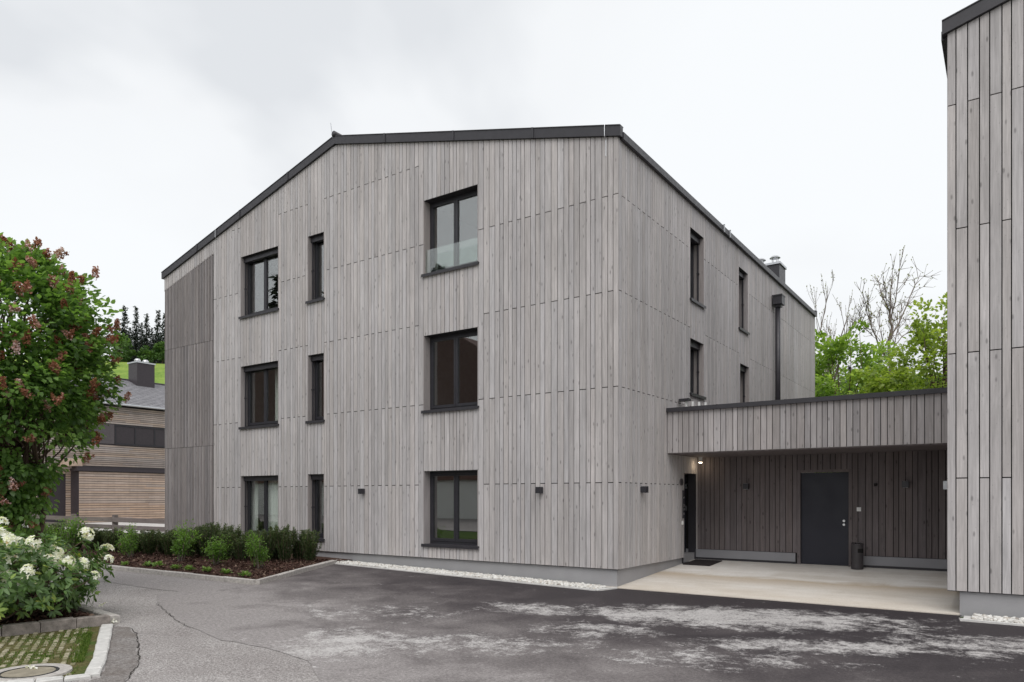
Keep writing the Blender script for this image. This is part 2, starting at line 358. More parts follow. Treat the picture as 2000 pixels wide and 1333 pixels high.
leafmat('tree_leaf', [(0, (.13, .21, .05)), (.45, (.235, .35, .08)), (.8, (.34, .47, .13)), (1, (.50, .60, .24))], .5, .42, .35)
leafmat('tree_leaf_yellow', [(0, (.15, .21, .045)), (.45, (.26, .34, .075)), (.8, (.37, .45, .12)), (1, (.52, .58, .22))], .5, .42, .35)
leafmat('conifer_needle', [(0, (.014, .019, .016)), (.6, (.034, .046, .038)), (1, (.065, .082, .064))], .08, .6, .2)
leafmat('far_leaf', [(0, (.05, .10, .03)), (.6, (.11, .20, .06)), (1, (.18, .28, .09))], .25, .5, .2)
leafmat('grass_blade', [(0, (.05, .09, .015)), (.6, (.10, .17, .03)), (1, (.20, .24, .07))], .35, .5, .2)
leafmat('bare_bud', [(0, (.14, .13, .05)), (1, (.28, .30, .12))], .3, .6, .2)

# ================================================================== the ground
def sheet(name, poly, off, m, parent=None, kind='structure', jit=0, sub=0, seed=1):
    r = random.Random(seed); pts = []
    n = len(poly)
    for i in range(n):
        a, b = Vector(poly[i]), Vector(poly[(i+1) % n]); pts.append(a)
        if sub:
            k = max(1, int((b-a).length/sub)); nn = Vector((-(b-a).y, (b-a).x)).normalized()
            for j in range(1, k): pts.append(a.lerp(b, j/k) + nn*r.uniform(-jit, jit))
    bm = bmesh.new(); bm.faces.new([bm.verts.new((p.x, p.y, 0)) for p in pts])
    for xc in (0., -20.):
        bmesh.ops.bisect_plane(bm, geom=bm.verts[:]+bm.edges[:]+bm.faces[:], plane_co=(xc, 0, 0), plane_no=(1, 0, 0))
    bmesh.ops.triangulate(bm, faces=bm.faces)
    for v in bm.verts: v.co.z = gz(v.co.x) + off
    bmesh.ops.recalc_face_normals(bm, faces=bm.faces)
    for f in bm.faces:
        if f.normal.z < 0: f.normal_flip()
    me = bpy.data.meshes.new(name); bm.to_mesh(me); bm.free()
    return obj(name, me, m, parent, kind)
sheet('ground', [(-900, -900), (900, -900), (900, 900), (-900, 900)], -.03, M['lawn'])
sheet('old_asphalt_road', [(-24, -4.6), (-14, -4.85), (-9.4, -4.33), (-5.2, -3.9), (-5.0, -.2), (9, -.2), (30, -4), (30, -40), (-45, -40), (-45, -13), (-4.3, -11.2), (-3.3, -7.3), (-9.5, -6.75), (-24, -7.2)], -.008, M['asphalt_old'])
BND = [(-24, -4.62), (-14, -4.87), (-9.4, -4.35), (-5.25, -3.87), (-6.95, -.5), (-.1, -.5), (0, .02), (5.3, .02), (5.3, -.5), (20, -.5), (30, -5), (30, -20), (6, -20), (1.9, -9.2), (.95, -7.85), (.76, -7.53), (.01, -7.05), (-.81, -6.94), (-1.54, -7.01), (-2.91, -6.69), (-4.49, -6.12), (-5.43, -5.55), (-5.46, -5.18), (-6.05, -5.29), (-7.67, -5.34), (-14, -5.7), (-24, -5.6)]
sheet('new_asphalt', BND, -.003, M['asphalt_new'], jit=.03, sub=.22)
sheet('asphalt_patch', [(-3.32, -7.36), (-1.6, -8.27), (-.95, -8.6), (-.7, -9.1), (-.35, -8.85), (-.6, -8.58), (-1.0, -8.28), (-1.29, -8.08), (-1.6, -7.92), (-1.99, -7.72), (-2.5, -7.45), (-3.07, -7.25)], -.0045, M['asphalt_patch'], jit=.03, sub=.12, seed=4)
crk = [(-3.07, -7.25), (-2.5, -7.45), (-1.99, -7.72), (-1.6, -7.92), (-1.29, -8.08), (-1.0, -8.28), (-.6, -8.58), (-.35, -8.85)]
def strip(name, pts, w_, off, m, seed=2, sub=.06):
    r = random.Random(seed); P = []
    for a, b in zip(pts, pts[1:]):
        a, b = Vector(a), Vector(b); k = max(1, int((b-a).length/sub))
        for j in range(k): P.append((a.lerp(b, j/k), Vector((-(b-a).y, (b-a).x)).normalized()))
    Lf, Rt = [], []
    for i, (p, n) in enumerate(P):
        p = p + n*r.uniform(-.02, .02); t = w_*r.uniform(.25, 1.3)*min(1, i/4+.2, (len(P)-1-i)/4+.2); Lf.append(p+n*t); Rt.append(p-n*t)
    mb = MB(); vv = [(q.x, q.y, gz(q.x)+off) for q in Lf+Rt]; n = len(Lf)
    mb.add(vv, [(i, i+n, i+n+1, i+1) for i in range(n-1)]); return mb.build(name, m, kind='structure')
strip('asphalt_crack', crk, .006, -.001, M['crack'])
strip('asphalt_crack', [(-4.5, -6.1), (-3.9, -6.32), (-3.3, -6.55), (-2.9, -6.7), (-2.3, -6.85)], .004, .001, M['crack'], 5)
plain('yard_gravel', (.50, .48, .46), .95, .1, var=.15, sc_=6, fine=60)
sheet('gravel_yard', [(-33.9, 1.4), (-15.2, 1.4), (-15.2, 15), (-33.9, 15)], -.01, M['yard_gravel'])
# concrete forecourt under the link roof
mb = MB(); S0, S1 = .012, .250
mb.hexa([(-.35, 0.0, -.3), (5.27, 0.0, -.3), (5.27, 4.2, -.3), (-.35, 4.2, -.3), (-.35, 0.0, S0), (5.27, 0.0, S0), (5.27, 4.2, S1+.012), (-.35, 4.2, S1+.012)])
mb.build('concrete_forecourt', M['slab_concrete'], kind='structure')
def slab(y): return S0 + (S1-S0)*y/4.0
# gravel strips, each with its edging and loose stones
def pebbles(name, poly_fn, n, off, parent, size=(.016, .034)):
    t = (1+5**.5)/2
    IV = np.array([(-1,t,0),(1,t,0),(-1,-t,0),(1,-t,0),(0,-1,t),(0,1,t),(0,-1,-t),(0,1,-t),(t,0,-1),(t,0,1),(-t,0,-1),(-t,0,1)], float); IV /= np.linalg.norm(IV[0])
    IF = np.array([(0,11,5),(0,5,1),(0,1,7),(0,7,10),(0,10,11),(1,5,9),(5,11,4),(11,10,2),(10,7,6),(7,1,8),(3,9,4),(3,4,2),(3,2,6),(3,6,8),(3,8,9),(4,9,5),(2,4,11),(6,2,10),(8,6,7),(9,8,1)])
    V, F, r = [], [], []
    for i in range(n):
        x, y = poly_fn()
        s = rng.uniform(*size); e_ = rng.uniform(.6, 1.25, 3)*s; a = rng.uniform(0, 6.28)
        q = IV*e_*(1+rng.uniform(-.15, .15, (12, 1))); q = np.stack([q[:, 0]*cos(a)-q[:, 1]*sin(a), q[:, 0]*sin(a)+q[:, 1]*cos(a), q[:, 2]*.75], 1)
        V.append(q + (x, y, gz(x)+off+rng.uniform(-.004, .022))); F.append(IF+12*i); r += [rng.random()]*20
    return obj(name, np_mesh(name, np.concatenate(V), np.concatenate(F), np.array(r), True), M['pebble'], parent, 'stuff')
gb = sheet('gravel_strip', [(-7.3, -.52), (-.2, -.52), (-.03, -.04), (-7.3, -.04)], .006, M['edging'])
pebbles('pebbles', lambda: (rng.uniform(-7.3, -.16), rng.uniform(-.48, -.07)), 5200, .012, gb)
gb2 = sheet('gravel_strip', [(5.33, -.5), (16, -.5), (16, -.04), (5.33, -.04)], .005, M['edging'])
pebbles('pebbles', lambda: (5.45+8*rng.random()**1.6, rng.uniform(-.44, -.07)), 3500, .012, gb2)
def edging(a, b, w_, h_, parent, seg, m='edging', name='edging_stone', off=-.05):
    a, b = Vector(a), Vector(b); n = max(1, round((b-a).length/seg)); d = (b-a).normalized(); nn = Vector((-d.y, d.x))
    for i in range(n):
        p, q = a.lerp(b, i/n), a.lerp(b, (i+1)/n); g_ = .004
        p = p + d*g_; q = q - d*g_; j = random.uniform(-.004, .004); jj = random.uniform(-.004, .004)
        mb = MB(); lo, hi = .05, h_
        quad = [p-nn*(w_/2+j), q-nn*(w_/2+jj), q+nn*(w_/2+j), p+nn*(w_/2+jj)]; bev = w_*.10
        top = [p-nn*(w_/2-bev)+d*bev, q-nn*(w_/2-bev)-d*bev, q+nn*(w_/2-bev)-d*bev, p+nn*(w_/2-bev)+d*bev]
        hz = [random.uniform(-.006, .006) for _ in range(4)]
        v = [(c.x, c.y, gz(c.x)-.08) for c in quad] + [(c.x, c.y, gz(c.x)+h_-bev*.8+e_) for c, e_ in zip(quad, hz)] + [(c.x, c.y, gz(c.x)+h_+e_) for c, e_ in zip(top, hz)]
        f = [(0,3,2,1)] + [(k, (k+1) % 4, (k+1) % 4+4, k+4) for k in range(4)] + [(k+4, (k+1) % 4+4, (k+1) % 4+8, k+8) for k in range(4)] + [(8,9,10,11)]
        mb.add(v, f); mb.build(name, M[m], parent, recalc=True)
edging((-7.2, -.545), (-.17, -.545), .05, .025, gb, 1.0); edging((-.17, -.545), (-.02, -.05), .05, .025, gb, .6)
edging((5.30, -.52), (14, -.52), .05, .025, gb2, 1.0)

# ================================================================== the buildings
class Face:                       # u along the face, d into the building
    def __init__(s, fn): s.fn = fn
    def box(s, mb, u0, u1, d0, d1, z0, z1, r=0.):
        (xa, ya), (xb, yb) = s.fn(u0, d0), s.fn(u1, d1); return mb.box(xa, xb, ya, yb, z0, z1, r)
JZ = [1.92+1.75*k for k in range(-1, 6)]
WID = [.093, .108, .118, .140]
def columns(edges, rnd):
    out = []
    for a, b in zip(edges, edges[1:]):
        ws = []; 
        while sum(ws) < b-a-.05: ws.append(rnd.choice(WID))
        k = (b-a)/sum(ws); u = a
        for q in ws: out.append((u, u+q*k)); u += q*k
    return out
def clad(face, edges, openings, zbot, ztop, rnd, joints='skip', gap=.014, t=.022, parity=0):
    """list of boards (hexa corner lists) for a face; ztop is a function of u"""
    out = []
    for i, (a, b) in enumerate(columns(edges, rnd)):
        mid = (a+b)/2; cuts = []; hit = False
        for (u0, u1, z0, z1) in openings:
            if u0 < mid < u1: cuts.append((z0, z1)); hit = True
        zb = zbot(mid) if callable(zbot) else zbot
        iv = [(zb, None)]
        for z0, z1 in sorted(cuts):
            lo, hi = iv.pop(); 
            if z0 > lo+.02: iv.append((lo, z0))
            iv.append((z1, None))
        ft = random.uniform(0, .003)
        for lo, hi in iv:
            js = [] if (hit and joints == 'skip') else [z for k, z in enumerate(JZ) if (k+i+parity) % 2 == 0]
            top = hi if hi is not None else min(ztop(a), ztop(b))
            if top <= lo+.02: continue
            zs = [lo] + [z for z in js if lo+.25 < z < top-.12] + [None]
            for k in range(len(zs)-1):
                z0 = zs[k] + (.008 if k else 0); last = zs[k+1] is None
                if last and hi is None: ta, tb = ztop(a), ztop(b)
                else: ta = tb = (hi if last else zs[k+1]-.008)
                ua, ub = a+gap/2, b-gap/2
                (xa, ya), (xb, yb) = face.fn(ua, ft), face.fn(ub, t)
                if xa > xb and abs(xa-xb) > .04: xa, xb, ta, tb = xb, xa, tb, ta
                mb = MB(); mb.box(xa, xb, ya, yb, z0, ta, zt=(ta, tb)); out.append((mb.v, mb.f))
    return out
def emit_boards(boards, parent, mat, limit=300, name='board', rest='cladding'):
    def size(b):
        v = np.array(b[0]); c = v.mean(0); D = max(1, depth(c[0], c[1]))
        if D < 2: return 0
        px = 1000+FPX*((v[:, 0]-CX)*RT[0]+(v[:, 1]-CY)*RT[1])/np.maximum(1, (v[:, 0]-CX)*FW[0]+(v[:, 1]-CY)*FW[1])
        if px.min() > 2050 or px.max() < -50: return 0
        return (px.max()-px.min())*(v[:, 2].max()-v[:, 2].min())/D
    bs = sorted(boards, key=size, reverse=True)
    for b in bs[:limit]:
        mb = MB(); mb.v, mb.f, mb.r = b[0], b[1], [0]*6; mb.build(name, mat, parent)
    if bs[limit:]:
        mb = MB()
        for b in bs[limit:]: mb.add(b[0], b[1], random.uniform(.001, .999))
        mb.build(rest, mat, parent, kind='stuff')

ZB, ZE, PITCH, WD, LEN = .34, 8.19, .2573, 15.0, 15.88
def zc(u): return ZE + PITCH*max(0, min(u, WD-u))
WIN = [(3.20, 4.70), (7.91, 8.52), (9.65, 11.25)]; FL = [(.62, 2.22), (3.52, 5.17), (6.49, 8.12)]
front_open = [(a, b, z0, z1) for a, b in WIN for z0, z1 in FL]
side_open = [(3.55, 4.42, 6.05, 7.65), (3.55, 4.42, 3.95, 5.19), (7.01, 7.81, 6.07, 7.68), (7.12, 7.92, 3.65, 5.17), (3.20, 3.97, .1, 2.18)]

def backing(face, edges, openings, zb, zt, mb, d0=.03, d1=.30):
    """dark wall behind the boards, left open at the windows"""
    for a, b in zip(edges, edges[1:]):
        a = max(a, .03); mid = (a+b)/2; z = zb
        for u0, u1, z0, z1 in sorted([o for o in openings if o[0] < mid < o[1]], key=lambda o: o[2]):
            if z0 > z: face.box(mb, a, b, d0, d1, z, z0)
            z = z1
        top = min(zt(a), zt(b))
        face.box(mb, a, b, d0, d1, z, top)

def window(bld, face, u0, u1, z0, z1, depth_=.20, sashes=2, label=None, guard=False, box=True, sill=True, rail=True):
    wn = MB(); fb = lambda mb, *a: face.box(mb, *a)
    fr = .055
    fb(wn, u0, u0+fr, depth_, depth_+.075, z0+.02, z1); fb(wn, u1-fr, u1, depth_, depth_+.075, z0+.02, z1)
    fb(wn, u0+fr, u1-fr, depth_, depth_+.075, z0+.02, z0+.02+fr); fb(wn, u0+fr, u1-fr, depth_, depth_+.075, z1-fr, z1)
    W_ = wn.build('window', M['frame_metal'], bld)
    if label: W_['label'] = label
    ins = (u1-u0-2*fr)/sashes
    for k in range(sashes):
        a, b = u0+fr+ins*k+.003, u0+fr+ins*(k+1)-.003; s = MB(); sw = .05; d0, d1 = depth_-.012, depth_+.05; zl, zh = z0+.02+fr+.003, z1-fr-.003
        fb(s, a, a+sw, d0, d1, zl, zh); fb(s, b-sw, b, d0, d1, zl, zh); fb(s, a+sw, b-sw, d0, d1, zl, zl+sw+.01); fb(s, a+sw, b-sw, d0, d1, zh-sw, zh)
        s.build('sash', M['frame_metal'], W_)
        p = MB(); fb(p, a+sw-.004, b-sw+.004, depth_+.018, depth_+.026, zl+sw, zh-sw+.004); p.build('pane', M['glass'], W_)
    for sgn, uu in ((1, u0), (-1, u1)):                       # reveal cheeks
        r_ = MB(); fb(r_, uu-sgn*.004, uu+sgn*.018, .003, depth_-.001, z0+.018, z1-.003); r_.build('reveal', M['reveal'], W_)
    h = MB(); fb(h, u0-.004, u1+.004, .004, depth_+.02, z1-.003, z1+.02); h.build('lintel', M['anthracite'], W_)
    if sill:
        s = MB(); fb(s, u0-.03, u1+.03, -.045, depth_+.02, z0-.012, z0+.018); fb(s, u0-.03, u1+.03, -.045, -.042, z0-.045, z0-.012); s.build('sill', M['anthracite'], W_)
    if box:
        s = MB(); fb(s, u0+.004, u1-.004, .09, depth_-.02, z1-.13, z1-.004); s.build('blind_box', M['anthracite'], W_)
    if rail:
        for uu in (u0+.035, u1-.06):
            s = MB(); fb(s, uu, uu+.025, .11, .145, z0+.02, z1-.13); fb(s, uu-.012, uu+.037, .10, .15, (z0+z1)/2-.03, (z0+z1)/2+.0); s.build('guide_rail', M['anthracite'], W_)
    if guard:
        s = MB(); fb(s, u0+.005, u1-.005, .05, .062, z0+.02, z0+.56); s.build('glass_guard', M['guard_glass'], W_)
    rm = MB(); a, b, d0, d1, zl, zh, q = u0-.35, u1+.35, depth_+.1, depth_+2.6, z0-.45, z1+.2, .03
    fb(rm, a, b, d1, d1+q, zl, zh); fb(rm, a-q, a, d0, d1+q, zl, zh); fb(rm, b, b+q, d0, d1+q, zl, zh); fb(rm, a, b, d0, d1, zh, zh+q); fb(rm, a, b, d0, d1, zl-q, zl)
    rm.build('room', M['room'], bld)
    return W_

def building(name, label, x0, s, loc, detail, seed, limit):
    rnd = random.Random(seed)
    B = thing(name, label, 'building', loc)
    fx = lambda u: x0+s*u
    F_ = Face(lambda u, d: (x0+s*u, d)); S_ = Face(lambda u, d: (x0+s*d, u))
    fedges = [0, 3.2, 4.7, 7.91, 8.52, 9.65, 11.25, 12.49, 15.0]
    fo = front_open if detail else []; so_ = side_open if detail else []
    boards = clad(F_, fedges[:-1] if detail else [0, 7.5, 15], fo, ZB, zc, rnd)
    if detail:
        boards += clad(F_, [12.49, 14.995], [], lambda u: zc(u)-.36, zc, rnd)
        sedges = [.026, 3.20, 3.55, 3.97, 4.42, 7.01, 7.12, 7.81, 7.92, LEN]
        boards += clad(S_, sedges, so_, ZB, lambda u: ZE, rnd, joints='all', parity=1)
    else: boards += clad(S_, [.026, LEN], [], ZB, lambda u: ZE, rnd, joints='all', parity=1)
    emit_boards(boards, B, M['board'], limit)
    # wall core
    wb = MB()
    if detail:
        backing(F_, fedges[:-1], fo, ZB, lambda u: zc(u), wb)
        F_.box(wb, 12.49, 12.56, .03, 1.7, ZB, zc(12.5)-.02); F_.box(wb, 14.90, 15.0, .12, 1.7, ZB, ZE-.02); F_.box(wb, 12.56, 15., 1.6, 1.7, ZB, ZE)
        for z in (3.05, 5.98): F_.box(wb, 12.56, 14.9, .14, 1.6, z-.12, z+.12)
        F_.box(wb, 12.56, 14.9, .03, .12, 7.82, 8.2)
        backing(S_, [.30] + sedges[1:], so_, ZB, lambda u: ZE, wb)
    else:
        F_.box(wb, .03, 15, .03, .3, ZB, ZE); wb.prism([(fx(.03), ZE), (fx(7.5), zc(7.5)), (fx(14.97), ZE)], .031, .3); S_.box(wb, .3, LEN, .03, .3, ZB, ZE)
    wb.box(fx(15.0), fx(14.8), 1.7 if detail else .3, LEN, ZB, ZE); wb.box(fx(.3), fx(14.8), LEN-.2, LEN-.01, ZB, ZE)
    wb.prism([(fx(.1), ZE), (fx(7.5), zc(7.5)), (fx(14.9), ZE)], LEN-.2, LEN-.012)
    wb.build('wall', M['membrane'], B, recalc=True)
    # plinth
    rs = .055 if detail else .15
    pb = MB(); pb.box(fx(rs), fx(14.94), .055, LEN-.06, -.3, ZB+.06); pb.build('plinth', M['render_grey'], B)
    pt = MB()                                                   # drip trim between plinth and boards
    pt.box(fx(.004), fx(14.99), .026, .056, ZB-.012, ZB+.012); pt.build('drip_trim', M['anthracite'], B)
    # roof
    rf = MB(); e_ = .05
    prof = [(fx(-e_), ZE-.01), (fx(7.5), zc(7.5)+.0), (fx(15+e_), ZE-.01), (fx(15+e_), ZE+.08), (fx(7.5), zc(7.5)+.09), (fx(-e_), ZE+.08)]
    rf.prism(prof, .03, LEN-.02); RF = rf.build('roof', M['anthracite'], B, recalc=True)
    for y0, y1 in ((-.05, .06), (LEN-.06, LEN+.05)):
        for ua, ub in ((-.06, 7.5), (15.06, 7.5)):
            v = MB(); za = ZE+PITCH*(-.06); zr = zc(7.5)
            v.prism([(fx(ua), za+.005), (fx(ub), zr+.005), (fx(ub), zr+.19), (fx(ua), za+.19)], y0, y1); v.build('verge_board', M['anthracite'], RF, recalc=True)
            v = MB(); v.prism([(fx(ua), za+.19), (fx(ub), zr+.19), (fx(ub), zr+.205), (fx(ua), za+.205)], y0-.012, y1+.02); v.build('verge_cap', M['anthracite'], RF, recalc=True)
    for ua in (1.8, 3.8, 5.8, 9.2, 11.2, 13.2):
        v = MB(); z = zc(ua); sg = PITCH*.05*(1 if ua < 7.5 else -1); v.prism([(fx(ua), z+.003), (fx(ua+.05), z+sg+.003), (fx(ua+.05), z+sg+.207), (fx(ua), z+.207)], -.066, .05); v.build('verge_seam', M['anthracite'], RF, recalc=True)
    for uu in (-.075, 15.01):
        v = MB(); v.box(fx(uu), fx(uu+.065), .062, LEN-.062, ZE-.035, ZE+.095); v.build('eave_trim', M['anthracite'], RF)
    rc = MB(); rc.tube([(fx(7.5), -.07, zc(7.5)+.24), (fx(7.5), LEN+.07, zc(7.5)+.24)], .07, 10); rc.build('ridge_cap', M['anthracite'], RF, smooth=True)
    return B, F_, S_, RF

B1, F1, S1_, RF1 = building('apartment_building', 'three storey gabled apartment block clad in grey timber boards', 0, -1, (-7.5, 7.9, 0), True, 3, 300)
labels = ['right window pair', 'narrow window', 'left window pair']
for wi, (a, b) in enumerate(WIN):
    for fi, (z0, z1) in enumerate(FL):
        window(B1, F1, a, b, z0, z1, sashes=1 if wi == 1 else 2, guard=(wi == 0 and fi == 2), box=(wi != 0), rail=(wi != 0))
for k, (a, b, z0, z1) in enumerate(side_open[:4]): window(B1, S1_, a, b, z0, z1, sashes=1, depth_=.24)
# side entrance door in the long wall, recessed
d = MB(); S1_.box(d, 3.20, 3.97, .26, .31, .18, 2.18); D1 = d.build('door', M['door_blue_grey'], B1); D1['label'] = 'dark side entrance door recessed in the long wall'
d = MB(); S1_.box(d, 3.27, 3.295, .235, .26, 1.0, 1.5); d.build('handle', M['steel'], D1)
for z in (1.35, 1.85): d = MB(); S1_.box(d, 3.935, 3.965, .225, .259, z, z+.11); d.build('hinge', M['steel'], D1)
d = MB(); S1_.box(d, 3.20, 3.215, .0245, .26, .18, 2.18); S1_.box(d, 3.955, 3.97, .0245, .20, .18, 2.18); S1_.box(d, 3.215, 3.955, .0245, .26, 2.165, 2.18); d.build('door_frame', M['anthracite'], B1)
d = MB(); S1_.box(d, 3.2, 3.97, .02, .27, .10, .225); d.build('threshold', M['anthracite'], B1)
# timber screen of the loggia
slat_n = 32
for k in range(slat_n):
    u = 12.53 + (14.975-12.53)*(k+.5)/slat_n
    zt = zc(u)-.37
    lo = .34
    for hi in (3.10, 6.04, zt):
        if hi > lo+.1:
            mb = MB(); mb.box(-u-.016, -u+.016, -.005, .06, lo+.006, hi-.006); mb.build('slat', M['slat_wood'], B1)
        lo = hi
mb = MB(); mb.prism([(-12.5, zc(12.5)-.36), (-14.99, zc(14.99)-.36), (-14.99, zc(14.99)-.385), (-12.5, zc(12.5)-.385)], .0, .06); mb.build('screen_rail', M['slat_wood'], B1, recalc=True)
for z in (3.10, 6.04):
    mb = MB(); F1.box(mb, 12.5, 14.97, .058, .10, z-.05, z+.05); mb.build('screen_rail', M['membrane'], B1)
# downpipe with hopper
dp = MB(); dp.box(.03, .30, 10.12, 10.46, 7.36, 7.60); dp.box(.02, .31, 10.10, 10.48, 7.60, 7.635); dp.box(.06, .25, 10.19, 10.39, 7.29, 7.36); dp.build('hopper', M['anthracite'], B1)
dp = MB(); dp.tube([(.14, 10.29, 7.33), (.14, 10.29, 3.3)], .075, 14); dp.build('downpipe', M['anthracite'], B1, smooth=True)
# chimney with two cowls on the slope
ch = MB(); ch.box(-1.45, -.50, 12.95, 13.72, 8.2, 9.42); CH = ch.build('chimney', M['anthracite'], RF1)
ch = MB(); ch.box(-1.49, -.46, 12.91, 13.76, 9.42, 9.49); ch.build('chimney_cap', M['zinc'], RF1)
for x in (-1.22, -.74):
    ch = MB(); ch.lathe([(.10, 0), (.10, .10), (.085, .10), (.085, 0)], (x, 13.32, 9.49), 14)
    for k in range(4): q = pi/4+k*pi/2; ch.tube([(x+.09*cos(q), 13.32+.09*sin(q), 9.57), (x+.13*cos(q), 13.32+.13*sin(q), 9.74)], .012, 5)
    ch.lathe([(.0, .34), (.12, .31), (.18, .25), (.165, .245), (.0, .29)], (x, 13.32, 9.49), 14); ch.build('cowl', M['steel'], RF1)
# lightning conductor
lr = MB(); lr.tube([(-7.55, -.05, 10.28), (-7.56, -.10, 10.62)], .007, 5); lr.build('lightning_rod', M['zinc'], RF1)
lr = MB(); lr.tube([(-.25, -.055, 8.47), (-.25, -.068, 8.44), (-.25, -.068, 8.25), (-.25, -.012, 8.2), (-.25, -.012, 7.9)], .008, 5); lr.build('lightning_wire', M['zinc'], RF1)
lr = MB(); lr.tube([(-12.3, -.055, 9.1), (-12.3, -.07, 9.08), (-12.3, -.07, 8.86), (-12.3, -.012, 8.82)], .008, 5); lr.build('lightning_wire', M['zinc'], RF1)
for y in (5.55, 6.0):
    lr = MB(); lr.box(-.10, .11, y, y+.03, 8.285, 8.305); lr.box(.085, .11, y, y+.03, 8.12, 8.30); lr.build('snow_guard_clip', M['zinc'], RF1)

B2, F2, S2, RF2 = building('neighbour_block', 'grey timber clad gable cut off by the right picture edge', 5.12, 1, (12.6, 7.9, 0), False, 21, 60)

# ------------------------------------------------------------------ connecting wing
LK = thing('connecting_wing', 'low flat roofed passage with timber parapet between the two blocks', 'building', (2.56, 4, 0))
rnd = random.Random(5)
LF = Face(lambda u, d: (u, 2.25+d)); LB = Face(lambda u, d: (u, 4.0+d))
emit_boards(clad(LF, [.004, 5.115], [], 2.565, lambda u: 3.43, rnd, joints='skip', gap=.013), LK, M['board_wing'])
JS = JZ; JZ = []
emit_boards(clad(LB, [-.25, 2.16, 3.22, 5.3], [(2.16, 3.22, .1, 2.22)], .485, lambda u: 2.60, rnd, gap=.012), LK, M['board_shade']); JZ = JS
lb = MB(); lb.box(.01, 5.11, 2.28, 2.45, 2.575, 3.42); lb.build('parapet_wall', M['membrane'], LK)
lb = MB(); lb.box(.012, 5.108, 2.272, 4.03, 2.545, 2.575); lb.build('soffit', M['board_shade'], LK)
lb = MB(); lb.box(.01, 5.11, 2.45, 9.0, 3.0, 3.22); lb.build('roof', M['anthracite'], LK)
lb = MB(); lb.box(.003, 5.117, 2.19, 2.48, 3.405, 3.49); lb.build('coping', M['anthracite'], LK)
for x in (1.05, 2.35, 3.6, 4.55): lb = MB(); lb.box(x, x+.03, 2.186, 2.484, 3.402, 3.4935); lb.build('coping_seam', M['anthracite'], LK)
lb = MB()
for a, b, z0, z1 in ((-.3, 2.16, .1, 2.99), (3.22, 5.4, .1, 2.99), (2.16, 3.22, 2.22, 2.99)): LB.box(lb, a, b, .03, .3, z0, z1)
lb.build('wall', M['membrane'], LK)
for a, b in ((-.27, 2.13), (3.25, 5.3)):
    lb = MB(); LB.box(lb, a, b, -.035, .02, .30, .478); lb.build('base_trim', M['plinth_grey'], LK)
    lb = MB(); LB.box(lb, a, b, .0, .025, .1, .30); lb.build('base_shadow_gap', M['anthracite'], LK)
for a, b in ((2.16, 2.225), (3.155, 3.22)):
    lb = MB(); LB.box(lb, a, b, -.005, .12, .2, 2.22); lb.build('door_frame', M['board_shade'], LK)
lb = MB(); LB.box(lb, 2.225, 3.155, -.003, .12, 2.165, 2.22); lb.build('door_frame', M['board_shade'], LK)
d = MB(); LB.box(d, 2.23, 3.15, .055, .11, slab(4.05)+.008, 2.16); D2 = d.build('door', M['door_blue_grey'], LK); D2['label'] = 'plain dark blue grey flush metal door'
for z in (1.17, 1.095): d = MB(); d.tube([(3.06, 4.056, z), (3.06, 4.03, z)], [.027, .024], 14); d.build('knob', M['steel'], D2)

# ------------------------------------------------------------------ wall lamps
def wall_lamp(x, y, z, nx, ny, label, group='up and down wall lamps'):
    t = thing('wall_lamp', label, 'lamp', (x, y, z), group)
    tx, ty = -ny, nx
    def bx(mb, a0, a1, o0, o1, z0, z1):
        P = [(a0, o0), (a1, o0), (a1, o1), (a0, o1)]; q = [(x+tx*a+nx*o, y+ty*a+ny*o) for a, o in P]
        mb.hexa([(*p, z+z0) for p in q] + [(*p, z+z1) for p in q])
    m = MB(); bx(m, -.045, .045, .002, .022, -.05, .05); m.build('wall_plate', M['frame_metal'], t, recalc=True)
    m = MB(); bx(m, -.055, .055, .022, .125, -.062, .062); m.build('housing', M['frame_metal'], t, recalc=True)
    m = MB(); bx(m, -.045, .045, .034, .115, .062, .064); m.build('lens', M['white_plastic'], t, recalc=True)
    m = MB(); bx(m, -.045, .045, .034, .115, -.064, -.062); m.build('lens', M['white_plastic'], t, recalc=True)
    return t
wall_lamp(-6.55, 0, 1.79, 0, -1, 'small dark cube lamp on the facade left of the ground floor window')
wall_lamp(-1.66, 0, 1.79, 0, -1, 'small dark cube lamp on the gable facade nearest the building corner')
wall_lamp(0, .98, 1.80, 1, 0, 'small dark cube lamp on the long side wall just past the corner')
wall_lamp(1.12, 4.0, 1.89, 0, -1, 'dark cube lamp under the passage roof left of the door')
wall_lamp(4.18, 4.0, 1.90, 0, -1, 'dark cube lamp under the passage roof right of the door')
# lit spot over the side entrance
t = thing('ceiling_spot', 'small lit spotlight above the side entrance under the passage roof', 'lamp', (.16, 3.75, 2.545))
m = MB(); m.tube([(.16, 3.75, 2.545), (.16, 3.75, 2.43)], .042, 14); m.build('spot_housing', M['white_plastic'], t)
m = MB(); m.tube([(.16, 3.75, 2.429), (.16, 3.75, 2.415)], .034, 14); m.build('bulb', M['lamp_glow'], t)
pl = bpy.data.lights.new('spot_light', 'POINT'); pl.energy = .7; pl.color = (1, .8, .55); pl.shadow_soft_size = .03
po = bpy.data.objects.new('spot_light', pl); COL.objects.link(po); po.location = (.17, 3.75, 2.385)
